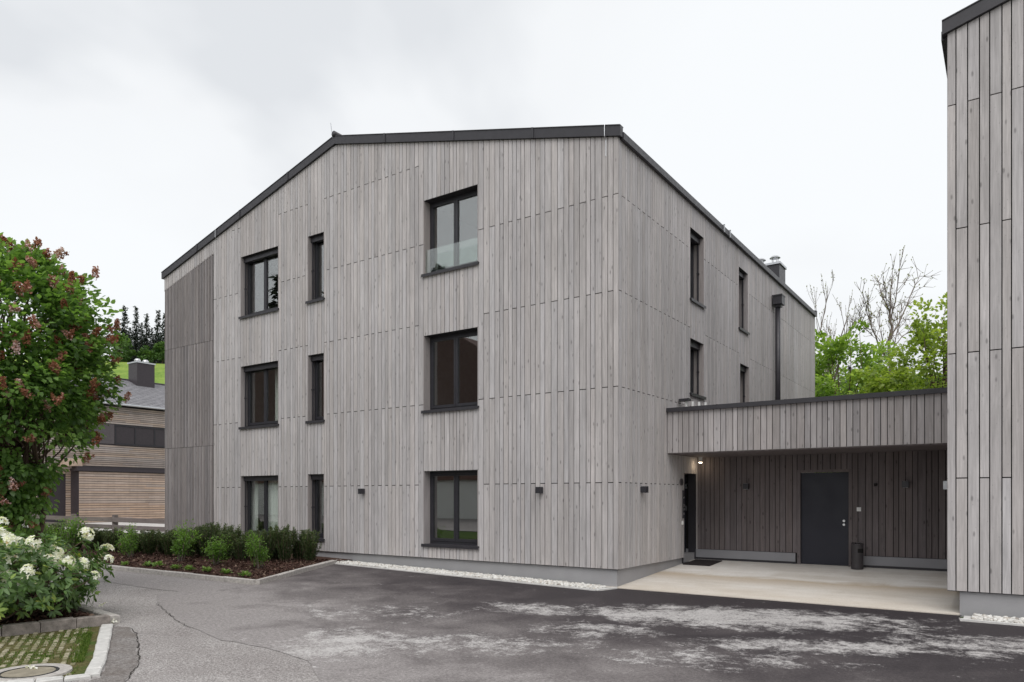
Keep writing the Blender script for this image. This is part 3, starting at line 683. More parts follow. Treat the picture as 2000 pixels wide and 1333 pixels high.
# intercom panel, bell, letter plate, switch, sensor, sign
t = thing('intercom_panel', 'tall narrow dark intercom plate beside the side entrance', 'intercom', (0, 3.12, 1.2))
m = MB(); m.box(0.001, .022, 3.085, 3.165, 1.20, 1.80); m.build('face_plate', M['anthracite'], t)
for z in (1.27, 1.36, 1.45, 1.62): m = MB(); m.box(.022, .027, 3.10, 3.15, z, z+.05); m.build('button', M['steel'], t)
m = MB(); m.box(.001, .03, 3.04, 3.10, 1.06, 1.14); tag(m.build('bell_push', M['white_plastic']), 'small white bell push below the dark intercom plate', 'bell push')
t = thing('number_disc', 'round dark plate on the side wall above the intercom', 'wall plate', (0, 3.0, 1.98))
m = MB(); m.tube([(.001, 3.0, 1.98), (.028, 3.0, 1.98)], .075, 20); m.build('disc', M['house_panel'], t)
m = MB(); m.tube([(.028, 3.0, 1.98), (.034, 3.0, 1.98)], .055, 20); m.build('lens', M['anthracite'], t)
t = thing('light_switch', 'small white switch plate between the door and the ash bin', 'switch', (3.345, 4.0, 1.41))
m = MB(); m.box(3.305, 3.385, 3.985, 3.999, 1.37, 1.45); m.build('plate', M['white_plastic'], t)
m = MB(); m.box(3.317, 3.373, 3.979, 3.985, 1.382, 1.438); m.build('rocker', M['white_plastic'], t)
t = thing('motion_sensor', 'tiny black motion sensor high on the passage wall', 'sensor', (3.65, 4.0, 1.9))
m = MB(); m.box(3.62, 3.68, 3.975, 3.999, 1.87, 1.93); m.build('base', M['frame_metal'], t)
m = MB(); m.lathe([(.0, -.035), (.022, -.028), (.03, 0), (.022, .02)], (3.65, 3.96, 1.905), 12); m.build('eye', M['rubber'], t, smooth=True)
m = MB(); m.box(4.80, 5.0, 3.985, 3.999, 1.80, 1.96); tag(m.build('wall_sign', M['zinc']), 'pale blank plate on the passage wall against the right block', 'sign')
# ash bin
t = thing('ash_bin', 'dark cylindrical ash and litter bin beside the passage door', 'bin', (3.36, 3.72, slab(3.72)))
bz = slab(3.72)+.004
m = MB(); m.lathe([(.0, 0), (.108, 0), (.112, .012), (.112, .05), (.110, .055), (.110, .40), (.110, .405), (.110, .47), (.112, .475), (.112, .50), (.104, .506), (.09, .50), (.0, .50)], (3.36, 3.72, bz), 28); BO = m.build('body', M['bin_metal'], t, smooth=False)
m = MB(); m.lathe([(.0, .505), (.075, .505), (.09, .52), (.086, .524), (.0, .512)], (3.36, 3.72, bz), 24); m.build('ash_tray', M['steel'], t)
m = MB()
for k in range(5):
    q0, q1 = R(-78+14*k), R(-64+14*k); rr = .1135
    m.hexa([(3.36+r_*cos(q), 3.72+r_*sin(q), bz+z) for z in (.325, .405) for q, r_ in ((q0, rr-.01), (q0, rr), (q1, rr), (q1, rr-.01))])
m.build('slot', M['membrane'], t, recalc=True)
# doormat
m = MB(); m.hexa([(.02, 3.05, slab(3.05)+.003), (.62, 3.05, slab(3.05)+.003), (.62, 3.85, slab(3.85)+.003), (.02, 3.85, slab(3.85)+.003), (.02, 3.05, slab(3.05)+.018), (.62, 3.05, slab(3.05)+.018), (.62, 3.85, slab(3.85)+.018), (.02, 3.85, slab(3.85)+.018)])
tag(m.build('doormat', M['rubber']), 'dark rubber doormat in front of the side entrance', 'doormat')
# vent on the passage roof
t = thing('roof_vent', 'short row of pale vent pipes on the passage roof by the wall', 'vent', (.3, 2.9, 3.22))
for k in range(4): m = MB(); m.tube([(.16+.14*k, 2.9, 3.2), (.16+.14*k, 2.9, 3.70-.02*k)], .028, 10); m.build('pipe', M['white_plastic'], t)
m = MB(); m.box(.02, .24, 2.82, 2.98, 3.70, 3.75); m.build('cover', M['anthracite'], t)
# curtains behind two panes and a blind
def curtain(u0, u1, z0, z1, label, d=.42):
    n = 60; V = []
    for i in range(n+1):
        u = u0+(u1-u0)*i/n; y = d+.028*sin(i*1.25)+.012*sin(i*.5)
        V += [(-u, y, z0), (-u, y, z1)]
    m = MB(); m.add(V, [(2*i, 2*i+2, 2*i+3, 2*i+1) for i in range(n)]); tag(m.build('curtain', M['curtain'], smooth=True), label, 'curtain')
curtain(9.72, 10.55, .55, 2.2, 'white sheer curtain in the ground floor window behind the hedge', .36)
curtain(11.05, 11.3, .55, 2.2, 'narrow white curtain drawn aside in the ground floor window behind the hedge', .40)
curtain(9.7, 10.4, 3.5, 5.1, 'sheer curtain in the middle floor window of the left column', .50)
t = thing('window_blind', 'lowered grey slatted blind in the narrow ground floor window', 'blind', (-8.1, .36, .7))
for k in range(38): m = MB(); z = .62+.030*k; m.hexa([(-8.45, .34, z), (-7.95, .34, z), (-7.95, .36, z+.012), (-8.45, .36, z+.012), (-8.45, .34, z+.003), (-7.95, .34, z+.003), (-7.95, .36, z+.015), (-8.45, .36, z+.015)]); m.build('slat', M['zinc'], t)

# ================================================================== neighbour's brown house on the left
H = thing('timber_house', 'brown house with horizontal timber slats and dark shingle roof', 'house', (-38, 10, .5))
HX, GX = -34.0, -33.1
hw = MB(); hw.box(HX-10, HX-.03, 3.0, 20, -.2, 6.6); hw.build('wall', M['house_dark'], H)
def hslats(name, mat, x, y0, y1, z0, z1, pitch, holes=()):
    m = MB(); z = z0; k = 0
    while z < z1-.02:
        segs = [(y0, y1)]
        for (a, b, za, zb_) in holes:
            if z+pitch > za and z < zb_:
                ns = []
                for s0, s1 in segs:
                    if b <= s0 or a >= s1: ns.append((s0, s1)); continue
                    if a > s0: ns.append((s0, a))
                    if b < s1: ns.append((b, s1))
                segs = ns
        for s0, s1 in segs:
            y = s0
            while y < s1-.01:
                e_ = min(s1, y+random.uniform(2.4, 4.2)); m.box(x-.03, x, y, e_-.006, z+.012, min(z1, z+pitch)-.012, random.uniform(.001, .999)); y = e_
        z += pitch
    m.build(name, mat, H, kind='stuff')
hslats('wall_slats', M['grey_brown_slat'], HX, 3.0, 20, 3.3, 6.55, .105, [(6.05, 12.5, 4.52, 5.58)])
hslats('wall_slats', M['brown_slat'], HX, 3.0, 6.2, .2, 3.3, .12, [(4.3, 5.62, .2, 2.75)])
gw = MB(); gw.box(GX-4, GX-.03, 5.85, 16, -.2, 3.05); gw.build('garage', M['house_dark'], H)
hslats('garage_slats', M['brown_slat'], GX, 5.85, 16, .1, 3.0, .125)
m = MB(); m.box(GX-.7, GX+.10, 5.72, 16, 3.0, 3.13); m.box(GX-.7, GX+.02, 5.8, 16, 3.13, 3.24); m.build('garage_roof', M['house_dark'], H)
m = MB(); m.box(GX-.6, GX-.2, 5.2, 6.1, 3.24, 3.62); m.build('porch_roof', M['brown_slat'], H)
m = MB(); m.box(HX-.20, HX-.10, 4.33, 5.6, .2, 2.73); HD = m.build('door', M['membrane'], H)
m = MB(); m.box(HX-.10, HX-.06, 5.18, 5.22, .8, 2.5); m.build('handle', M['steel'], HD)
m = MB(); m.box(HX-.02, HX+.05, 3.72, 4.12, 1.15, 1.62); m.build('letter_box', M['house_dark'], H)
m = MB(); m.box(HX-.01, HX+.02, 3.80, 4.02, 1.72, 1.84); m.build('number_plate', M['white_plastic'], H)
m = MB(); m.box(HX-.06, HX+.012, 6.9, 8.05, 4.52, 5.58); m.build('wall_panel', M['house_panel'], H)
def hwin(y0, y1, z0, z1, nm):
    m = MB(); f = .07
    m.box(HX-.1, HX+.0, y0, y0+f, z0, z1); m.box(HX-.1, HX, y1-f, y1, z0, z1); m.box(HX-.1, HX, y0+f, y1-f, z0, z0+f); m.box(HX-.1, HX, y0+f, y1-f, z1-f, z1)
    for k in range(1, nm): y = y0+(y1-y0)*k/nm; m.box(HX-.1, HX-.002, y-.03, y+.03, z0+f, z1-f)
    W_ = m.build('window', M['frame_metal'], H)
    for k in range(nm):
        m = MB(); m.box(HX-.07, HX-.06, y0+(y1-y0)*k/nm+.03, y0+(y1-y0)*(k+1)/nm-.03, z0+f, z1-f); m.build('pane', M['glass'], W_)
    m = MB(); m.box(HX-.6, HX-.5, y0, y1, z0, z1); m.build('curtain_wall', M['house_dark'], W_)
    m = MB(); m.box(HX-.02, HX+.05, y0, y1, z0-.04, z0-.005); m.build('sill', M['house_dark'], W_)
hwin(6.08, 6.88, 4.52, 5.58, 1); hwin(8.08, 12.5, 4.52, 5.58, 4)
# roof with shingles
ZR0, ZR1, XR0, XR1 = 6.72, 8.85, HX+.25, -39.0
m = MB()
for a, b in ((XR0, XR1), (2*XR1-XR0, XR1)): m.prism([(a, ZR0-.10), (b, ZR1-.10), (b, ZR1-.02), (a, ZR0-.02)], 2.7, 20.3)
HR = m.build('roof', M['house_dark'], H, recalc=True)
m = MB(); n = 17; sl = math.hypot(XR0-XR1, ZR1-ZR0)
for k in range(n):
    x0_, x1_ = XR0+(XR1-XR0)*k/n, XR0+(XR1-XR0)*(k+1.15)/n; z0_, z1_ = ZR0+(ZR1-ZR0)*k/n, ZR0+(ZR1-ZR0)*min(1, (k+1.15)/n); y = 2.7-.3*(k % 2)
    x1_ = max(x1_, XR1)
    while y < 20.3:
        j = random.uniform(0, .012)
        m.hexa([(x1_, y+.012, z1_-.02), (x0_, y+.012, z0_), (x0_, y+.58, z0_), (x1_, y+.58, z1_-.02), (x1_, y+.012, z1_-.005), (x0_, y+.012, z0_+.035+j), (x0_, y+.58, z0_+.035+j), (x1_, y+.58, z1_-.005)], random.uniform(.001, .999)); y += .6
m.build('shingles', M['shingle'], HR, kind='stuff', recalc=True)
m = MB(); m.tube([(XR1, 2.65, ZR1+.02), (XR1, 20.3, ZR1+.02)], .07, 8); m.build('ridge_cap', M['house_dark'], HR)
m = MB(); m.tube([(XR0+.05, 2.7, ZR0-.06), (XR0+.05, 20.3, ZR0-.06)], .06, 8); m.build('gutter', M['zinc'], HR)
m = MB(); m.box(-38.9, -37.9, 11.35, 12.45, 8.0, 9.85); m.build('chimney', M['house_dark'], HR)
m = MB(); m.box(-38.95, -37.85, 11.3, 12.5, 9.85, 9.93); m.build('chimney_cap', M['zinc'], HR)
for y in (11.65, 12.15):
    m = MB(); m.lathe([(.0, .26), (.12, .24), (.19, .14), (.18, .05), (.10, 0)], (-38.4, y, 9.93), 14); m.build('cowl', M['steel'], HR, smooth=True)

# rail fence in front of it
FN = thing('rail_fence', 'low weathered timber rail fence behind the hedge', 'fence', (-22, .8, gz(-20)))
for k, x in enumerate((-16.3, -19.6, -22.6, -25.7, -28.8, -31.8)):
    m = MB(); m.box(x-.07, x+.07, .80, .94, 0, 1.04); m.build('post', M['fence_wood'], FN)
for x0_, x1_ in ((-19.6, -15.2), (-25.7, -19.6), (-31.8, -25.7)):
    for zz in (.88, .63): m = MB(); m.box(x0_+.01, x1_-.01, .75, .798, zz-.075, zz+.075); m.build('rail', M['fence_wood'], FN)
    m = MB(); m.box(x0_+.01, x1_-.01, .75, .798, .33, .46); m.build('rail', M['fence_wood'], FN)

# ================================================================== planting helpers
def unit(v): return v/np.maximum(1e-9, np.linalg.norm(v, axis=-1, keepdims=True))
def leaves(P, A, Nn, Ln, Wd, fold=.18, pts=6):
    """leaf blades: P base, A axis, Nn up-normal; returns V,F"""
    A = unit(A); S_ = unit(np.cross(A, Nn)); U = unit(np.cross(S_, A)); Ln = Ln[:, None]; Wd = Wd[:, None]; n = len(P)
    if pts == 6:
        k = [(0, 0, 0), (.28, .46, fold), (.68, .38, fold*.8), (1, 0, -.08), (.68, -.38, fold*.8), (.28, -.46, fold)]
    elif pts == 4: k = [(0, 0, 0), (.45, .5, fold), (1, 0, 0), (.45, -.5, fold)]
    else: k = [(0, .5, 0), (0, -.5, 0), (1, 0, 0)]
    V = np.stack([P + A*Ln*a + S_*Wd*b + U*Wd*c for a, b, c in k], 1).reshape(-1, 3)
    F = np.arange(n*len(k)).reshape(n, len(k)); return V, F
def rdir(n): return unit(rng.normal(size=(n, 3)))
def leaf_obj(name, parts, m, parent):
    """parts: list of (V,F,rnd) with equal face sizes"""
    V, F, r, o = [], [], [], 0
    for v, f, q in parts: V.append(v); F.append(f+o); r.append(q); o += len(v)
    return obj(name, np_mesh(name, np.concatenate(V), np.concatenate(F), np.concatenate(r)), m, parent)
def limb_pts(a, b, bend=.12, n=5):
    a, b = np.array(a, float), np.array(b, float); L_ = np.linalg.norm(b-a); o = rng.normal(size=3)*bend*L_
    return [tuple(a+(b-a)*t + o*sin(pi*t)*.5 + rng.normal(size=3)*.01*L_) for t in np.linspace(0, 1, n)]

def broadleaf(name, label, base, h, r, m_leaf, n_clump, per, ls, cz=.62, rz=.42, bark='bark', group=None, trunk_r=.12, flowers=0, m_fl=None, clump_r=.3, cat='tree', stems=1, squash=1., prof=None):
    T = thing(name, label, cat, base, group); bx, by, bz = base
    C = np.array([bx, by, bz+h*cz])
    d = rdir(n_clump*3); rad = rng.uniform(.35, 1, (len(d), 1))**.55
    K = C + d*rad*np.array([r, r*squash, h*rz]) + rng.normal(size=(len(d), 3))*.12*r
    if prof:
        pz, pr = zip(*sorted(prof)); n_ = int(n_clump*1.35); zz = rng.uniform(pz[0], pz[-1], n_*3); rr = np.interp(zz, pz, pr); zz = zz[rng.random(n_*3) < (rr/max(pr))**1.2][:n_]; rr = np.interp(zz, pz, pr)
        a_ = rng.uniform(0, 2*pi, len(zz)); q_ = rng.uniform(.3, 1, len(zz))**.42*np.clip(rr-clump_r*.45, .05, 9); K = np.stack([bx+q_*np.cos(a_), by+q_*np.sin(a_), zz], 1)+rng.normal(size=(len(zz), 3))*.07
    lump = np.sin(K[:, 0]*2.3+bx)*np.cos(K[:, 1]*2.1+by)*np.sin(K[:, 2]*1.9)       # uneven outline
    K = K[np.argsort(-lump+rng.uniform(-.6, .6, len(K)))][:n_clump]
    P, A, Nn, q = [], [], [], []
    for c in K:
        s = clump_r*rng.uniform(.6, 1.25); n = int(per*rng.uniform(.6, 1.3)); p = rdir(n)*s*rng.uniform(.25, 1, (n, 1))**.6*np.array([1, 1, .75])
        out = unit(c-C)*.6 + p/s*.8 + np.array([0, 0, -.15]) + rng.normal(size=(n, 3))*.35
        P.append(c+p); A.append(out); Nn.append(rng.normal(size=(n, 3))*.45 + np.array([0, 0, 1.])); 
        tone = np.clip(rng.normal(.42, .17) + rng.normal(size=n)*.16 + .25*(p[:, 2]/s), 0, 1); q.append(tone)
    P, A, Nn, q = map(np.concatenate, (P, A, Nn, q)); n = len(P)
    L_ = rng.uniform(.75, 1.25, n)*ls
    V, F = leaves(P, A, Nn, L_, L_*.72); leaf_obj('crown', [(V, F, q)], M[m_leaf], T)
    if flowers:
        oc = K[rng.permutation(len(K))][:flowers]
        parts = []
        for c in oc:
            o_ = unit((c-C)*np.array([1, 1, .7]))*clump_r*.85; ax = unit(o_*.5+np.array([0, 0, .35])+rng.normal(size=3)*.2); ln = rng.uniform(.09, .17); nn = 60
            for sub in range(2):
                a2 = unit(ax+rng.normal(size=3)*.35); t = rng.random(nn)[:, None]; p = c+o_+a2*t*ln + rdir(nn)*(1-t*.75)*.048
                V, F = leaves(p, rdir(nn), rdir(nn), np.full(nn, .033), np.full(nn, .030), 0, 4); parts.append((V, F, np.clip(rng.normal(rng.uniform(.1, .8), .17)+rng.normal(size=nn)*.12, 0, 1)))
        leaf_obj('blossom', parts, M[m_fl], T)
    mb = MB(); fork = np.array([bx, by, bz+h*.28])
    for s in range(stems):
        b0 = np.array([bx, by, bz-.1]) + (rng.normal(size=3)*np.array([.16, .16, 0]) if stems > 1 else 0); f0 = fork + (rng.normal(size=3)*np.array([.4, .4, .15]) if stems > 1 else 0)
        mb.tube(limb_pts(b0, f0, .06), np.linspace(trunk_r, trunk_r*.7, 5), 9)
        mb.tube(limb_pts(f0, C+np.array([0, 0, h*.28])+rng.normal(size=3)*.2*r, .08), np.linspace(trunk_r*.68, .012, 5), 7)
        for c in K[rng.choice(len(K), max(6, min(34, n_clump//4)), False)]:
            st = f0+(C-f0)*rng.uniform(0, .9); mb.tube(limb_pts(st, c, .1), np.linspace(trunk_r*.33, .008, 5), 5)
    mb.build('trunk', M[bark], T, smooth=True)
    return T
def conifer_meshes(seed, h=14., n=5200):
    r0 = np.random.default_rng(seed); P, A, Nn, q = [], [], [], []
    z = .07*h
    while z < h*.995:
        t = z/h; rad = (1-t)**.85*h*.155*r0.uniform(.7, 1.15)+.06; nb = max(4, int(9*(1-t)+4))
        for b in range(nb):
            a = r0.uniform(0, 2*pi); L_ = rad*r0.uniform(.55, 1.1); m = max(4, int(L_*9)); s = np.linspace(.12, 1, m)
            d = np.array([cos(a), sin(a), 0]); p = np.array([0, 0, z])+d*(s[:, None]*L_) + np.array([0, 0, 1])*((-.28*s+.10*s*s)[:, None]*L_)
            P.append(p+r0.normal(size=p.shape)*.06); A.append(d+r0.normal(size=p.shape)*.55+np.array([0, 0, -.35])); Nn.append(np.array([0, 0, 1])+r0.normal(size=p.shape)*.4)
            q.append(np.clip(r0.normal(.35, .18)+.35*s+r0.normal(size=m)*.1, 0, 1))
        z += h*.0165*r0.uniform(.7, 1.3)
    P, A, Nn, q = map(np.concatenate, (P, A, Nn, q)); n = len(P); L_ = r0.uniform(.35, .75, n)
    V, F = leaves(P, A, Nn, L_, L_*.42, .1, 4); cr = np_mesh('conifer_crown', V, F, q); cr.materials.append(M['conifer_needle'])
    mb = MB(); mb.tube([(0, 0, -1), (.03, 0, h*.5), (0, .02, h*.97)], [.2, .12, .02], 7); tr = mb.mesh('conifer_trunk'); tr.materials.append(M['bark'])
    return cr, tr
CON = [conifer_meshes(s) for s in (1, 2, 3)]
def conifer(k, loc, s, label, group='conifers along the hill crest', sxy=1.):
    t = thing('conifer', label, 'tree', loc, group, random.uniform(0, 6.28)); t.scale = (s*sxy, s*sxy, s)
    for nm, me in zip(('crown', 'trunk'), CON[k % 3]):
        o = bpy.data.objects.new(nm, me); COL.objects.link(o); o.parent = t
    return t

# ================================================================== hills
def hill(name, fn, r0_, r1_, d0, d1, step, m):
    ra = np.arange(r0_, r1_+.1, step); da = np.arange(d0, d1+.1, step); V = []
    for D in da:
        for r_ in ra:
            x, y = CX+FW[0]*D+RT[0]*r_, CY+FW[1]*D+RT[1]*r_; V.append((x, y, fn(r_, D)))
    n = len(ra); F = np.array([(j*n+i, j*n+i+1, (j+1)*n+i+1, (j+1)*n+i) for j in range(len(da)-1) for i in range(n-1)])
    return obj(name, np_mesh(name, np.array(V), F, None, True), M[m], None, 'structure')
def ss(t): t = min(1, max(0, t)); return t*t*(3-2*t)
def hz(r_, D):
    k = ss((-8-r_)/30); return -.6 + k*((19.6+.0*r_)*ss((D-44)/50) + .8*sin(r_*.06)*ss((D-50)/30))
hill('meadow_hill', hz, -170, 0, 40, 150, 2.5, 'meadow')
def hz2(r_, D): return -1 + 26*ss((D-85)/120)*ss((r_+20)/50)
hill('wooded_hill', hz2, -20, 190, 75, 240, 5, 'forest_floor')

# conifers on the crest, right to left
cl = [(322, 612, 102, 0, 'dark conifer at the crest touching the left edge of the apartment block'), (309, 606, 98, 1, 'second dark conifer from the apartment block on the crest'),
      (286, 611, 99, 2, 'slim conifer top between two taller crest conifers'), (297, 640, 96, 0, 'short conifer in front of the crest row'),
      (266, 599, 97, 1, 'broad dark conifer in the middle of the crest group'), (244, 596, 103, 2, 'tall thin topped conifer left in the crest group'),
      (254, 640, 95, 0, 'short dense conifer below the tall thin topped one'), (229, 622, 104, 1, 'conifer half hidden by the lilac tree edge'),
      (276, 630, 95, 2, 'low conifer filling the middle of the crest group')]
for px, py, D, k, lab in cl:
    x, y, zt = atD(px, py, D); r_ = (px-1000)/FPX*D; zb = hz(r_, D)-.5
    conifer(k, (x, y, zb), (zt-zb)/14., lab, sxy=.85)
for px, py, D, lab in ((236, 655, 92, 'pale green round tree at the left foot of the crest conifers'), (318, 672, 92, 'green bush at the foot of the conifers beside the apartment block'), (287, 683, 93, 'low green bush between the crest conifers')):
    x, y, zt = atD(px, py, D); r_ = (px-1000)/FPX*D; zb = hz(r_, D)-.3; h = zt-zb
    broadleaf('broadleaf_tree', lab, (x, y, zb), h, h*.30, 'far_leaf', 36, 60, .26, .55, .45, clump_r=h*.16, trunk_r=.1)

# ================================================================== trees behind the passage
def tree_at(px, ptop, D, **k):
    x, y, zt = atD(px, ptop, D); return (x, y, -.1), zt+.1
b, h = tree_at(1650, 648, 31); broadleaf('broadleaf_tree', 'fresh green leafy tree behind the passage beside the apartment block', b, h, 2.0, 'tree_leaf', 120, 62, .17, .70, .30, clump_r=.46, trunk_r=.13)
b, h = tree_at(1842, 605, 27); broadleaf('broadleaf_tree', 'taller yellow green tree behind the passage against the right block', b, h, 2.1, 'tree_leaf_yellow', 130, 60, .16, .68, .34, clump_r=.45, trunk_r=.14)
b, h = tree_at(1745, 705, 29); broadleaf('broadleaf_tree', 'low yellow green tree in front of the bare tree behind the passage', b, h, 1.9, 'tree_leaf_yellow', 90, 60, .15, .66, .34, clump_r=.42, trunk_r=.1)
b, h = tree_at(1612, 690, 36); broadleaf('broadleaf_tree', 'green shrubby tree half hidden by the far corner of the apartment block', b, h, 2.0, 'tree_leaf', 80, 60, .17, .64, .36, clump_r=.5, trunk_r=.1)
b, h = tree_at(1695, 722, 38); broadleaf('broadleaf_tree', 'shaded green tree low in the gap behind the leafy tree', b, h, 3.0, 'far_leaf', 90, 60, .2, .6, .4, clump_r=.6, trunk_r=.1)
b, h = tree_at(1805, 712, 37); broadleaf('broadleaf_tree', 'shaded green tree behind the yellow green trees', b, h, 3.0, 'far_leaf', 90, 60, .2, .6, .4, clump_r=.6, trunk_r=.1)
def bare_tree(label, px, ptop, D, seed, spread, n_main):
    r0 = np.random.default_rng(seed); x, y, zt = atD(px, ptop, D); T = thing('bare_tree', label, 'tree', (x, y, -.1))
    mb = MB(); tw = []
    def grow(p, d, L_, rad, lev):
        n = 5; pts = [p]; q = p.copy(); dd = d.copy()
        for i in range(n):
            dd = unit(dd + r0.normal(size=3)*.10 + np.array([0, 0, .07])); q = q+dd*L_/n; pts.append(q)
        mb.tube([tuple(v) for v in pts], np.linspace(rad, max(.006, rad*.45), n+1), 6 if lev < 2 else 4, cap=lev < 2)
        if lev >= 1: tw.extend([(pts[k], unit(dd+r0.normal(size=3)*.8)) for k in (2, 3, 4, 5)])
        if lev < 3:
            for k in range({0: n_main, 1: 6, 2: 4}[lev]):
                t = r0.uniform(.25, .95); i = int(t*n); pp = pts[i]+(pts[min(n, i+1)]-pts[i])*(t*n-i)
                a = r0.uniform(0, 2*pi); side = np.array([cos(a), sin(a), 0]); nd = unit(dd*.9+side*spread*r0.uniform(.6, 1.1)+np.array([0, 0, .25]))
                grow(pp, nd, L_*r0.uniform(.34, .55)*(1.15-t*.35), rad*.45*(1.1-.4*t), lev+1)
    H_ = zt+.1
    grow(np.array([x, y, -.1]), np.array([.0, 0, 1.]), H_*.8, H_*.010, 0)
    for k in range(3):
        a = r0.uniform(0, 6.28); grow(np.array([x, y, H_*(.36+.08*k)]), unit(np.array([cos(a)*.45, sin(a)*.45, 1.])), H_*.45, H_*.0045, 1)
    mb.build('trunk', M['bark_grey'], T)
    P = np.array([t[0] for t in tw]); A = np.array([t[1] for t in tw]); k = r0.random(len(P)) < .55; P, A = P[k], A[k]
    V, F = leaves(P, A, A[:, [1, 2, 0]], r0.uniform(.05, .12, len(P)), r0.uniform(.03, .06, len(P)), .1, 4)
    leaf_obj('crown', [(V, F, r0.random(len(P)))], M['bare_bud'], T)
def surveyed_bare_tree():
    r0 = np.random.default_rng(3); D0 = 33.; K = 1/4.444
    def P(a, dd): q = atD(1560+a[0]*K, 500+a[1]*K, D0+dd); return np.array(q)
    base = P((790, 1190), 0); T = thing('bare_tree', 'tall bare grey tree with few buds rising behind the passage', 'tree', (base[0], base[1], -.1)); mb = MB(); tw = []
    BR = [([(790, 1190), (790, 860), (795, 620), (790, 500)], .15, .085, 0), ([(790, 500), (800, 330), (815, 90)], .07, .012, .4), ([(800, 560), (835, 400), (860, 250), (880, 80)], .06, .012, -.5), ([(787, 490), (740, 380), (700, 290), (680, 215)], .055, .012, .9),
          ([(790, 500), (760, 380), (745, 250)], .045, .01, -1.0), ([(800, 720), (850, 610), (940, 430), (1000, 290), (1060, 150)], .07, .012, 1.2), ([(790, 930), (745, 860), (660, 700), (610, 560), (590, 440), (555, 310)], .075, .012, -1.2),
          ([(625, 640), (560, 620), (535, 540), (520, 470)], .035, .01, -1.5), ([(795, 900), (840, 740), (870, 600), (900, 400)], .05, .01, 1.6), ([(830, 790), (900, 700), (1000, 640), (1020, 580)], .04, .009, 1.9), ([(745, 860), (700, 640), (675, 520)], .035, .008, .8), ([(640, 690), (560, 600), (480, 550)], .03, .008, -1.8), ([(800, 1000), (700, 1040), (640, 1180)], .06, .03, 1.)]
    mb.tube([(base[0], base[1], -.3), tuple((base+np.array([base[0], base[1], 0]))/2), tuple(base)], [.19, .17, .15], 8)
    for pts, ra, rb_, dd in BR:
        n = len(pts); Q = []
        for i in range(n-1):
            for t in (0, .5):
                a = np.array(pts[i], float)*(1-t)+np.array(pts[i+1], float)*t; f = (i+t)/(n-1); Q.append(P(a, dd*f)+(r0.normal(size=3)*.025 if (i+t) > 0 else 0))
        Q.append(P(pts[-1], dd)); mb.tube([tuple(q) for q in Q], np.linspace(ra, rb_, len(Q))*.62, 6)
        for i in range(1, len(Q)):
            for k in range(2):
                if pts[0] == (790, 1190) and i < 4: continue
                st = Q[i-1]+(Q[i]-Q[i-1])*r0.random(); ax = unit(Q[i]-Q[i-1]); d_ = unit(ax*.9+r0.normal(size=3)*.55+np.array([0, 0, .35])); L_ = r0.uniform(.35, 1.1); q1 = st+d_*L_*.5+r0.normal(size=3)*.05; q2 = st+unit(d_+np.array([0, 0, .3]))*L_
                mb.tube([tuple(st), tuple(q1), tuple(q2)], [.013, .010, .006], 4, cap=False); tw.append((q2, d_)); tw.append((q1, unit(d_+r0.normal(size=3))))
                for u in range(2): e2 = q1+unit(d_+r0.normal(size=3)*.7)*L_*.4; mb.tube([tuple(q1), tuple(e2)], [.011, .006], 4, cap=False); tw.append((e2, d_))
    mb.build('trunk', M['bark_grey'], T)
    P_ = np.array([t[0] for t in tw]); A = np.array([t[1] for t in tw]); V, F = leaves(P_, A, A[:, [1, 2, 0]], r0.uniform(.06, .14, len(P_)), r0.uniform(.03, .07, len(P_)), .1, 4); leaf_obj('crown', [(V, F, r0.random(len(P_)))], M['bare_bud'], T)
surveyed_bare_tree()
bare_tree('bare tree whose twigs show past the far roof corner', 1584, 596, 34, 9, .38, 7)
def forest(name, label, spots):
    """a far wood that reads as one mass: crowns gathered into one object"""
    V, F, r, o = [], [], [], 0
    for k, (x, y, z, sc_, sxy) in enumerate(spots):
        me = CON[k % 3][0]; n = len(me.vertices); v = np.empty(n*3, 'f'); me.vertices.foreach_get('co', v); v = v.reshape(-1, 3)*np.array([sc_*sxy, sc_*sxy, sc_]); a = random.uniform(0, 6.28)
        V.append(np.stack([v[:, 0]*cos(a)-v[:, 1]*sin(a)+x, v[:, 0]*sin(a)+v[:, 1]*cos(a)+y, v[:, 2]+z], 1)); F.append(np.arange(n).reshape(-1, 4)+o); o += n
        q = np.empty(n//4, 'f'); me.attributes['rnd'].data.foreach_get('value', q); r.append(q)
    return tag(obj(name, np_mesh(name, np.concatenate(V), np.concatenate(F), np.concatenate(r)), M['conifer_needle'], None, 'stuff'), label, 'forest')
fs = []
for i in range(26):
    px = 1560+i*14+random.uniform(-5, 5); D = random.uniform(120, 165); x, y, _ = atD(px, 0, D); fs.append((x, y, hz2((px-1000)/FPX*D, D)-.4, random.uniform(.75, 1.05), 1.25))
forest('far_forest', 'dark far conifer wood showing through gaps in the green trees', fs)

# ================================================================== planting bed along the facade
bed = sheet('planting_bed', [(-6.93, -.58), (-5.27, -3.80), (-9.4, -4.28), (-14, -4.8), (-20, -5.2), (-20, .7), (-7.0, .7)], .05, M['mulch'])
K1 = bpy.data.objects.new('granite_kerb', None); COL.objects.link(K1); K1['kind'] = 'structure'; K1.location = (-7, -4, .15)
edging((-6.97, -.52), (-5.22, -3.86), .10, .085, K1, .8, 'granite', 'kerb_stone'); edging((-5.24, -3.88), (-9.4, -4.36), .10, .085, K1, .9, 'granite', 'kerb_stone'); edging((-9.4, -4.36), (-14, -4.88), .10, .085, K1, .9, 'granite', 'kerb_stone')
def in_bed():
    while True:
        x, y = rng.uniform(-14, -5.3), rng.uniform(-4.9, -.6)
        if y > -3.80+.115*(x+5.27)+.08 and (x+6.93)*(-3.22) - (y+.58)*1.66 > .12: return x, y
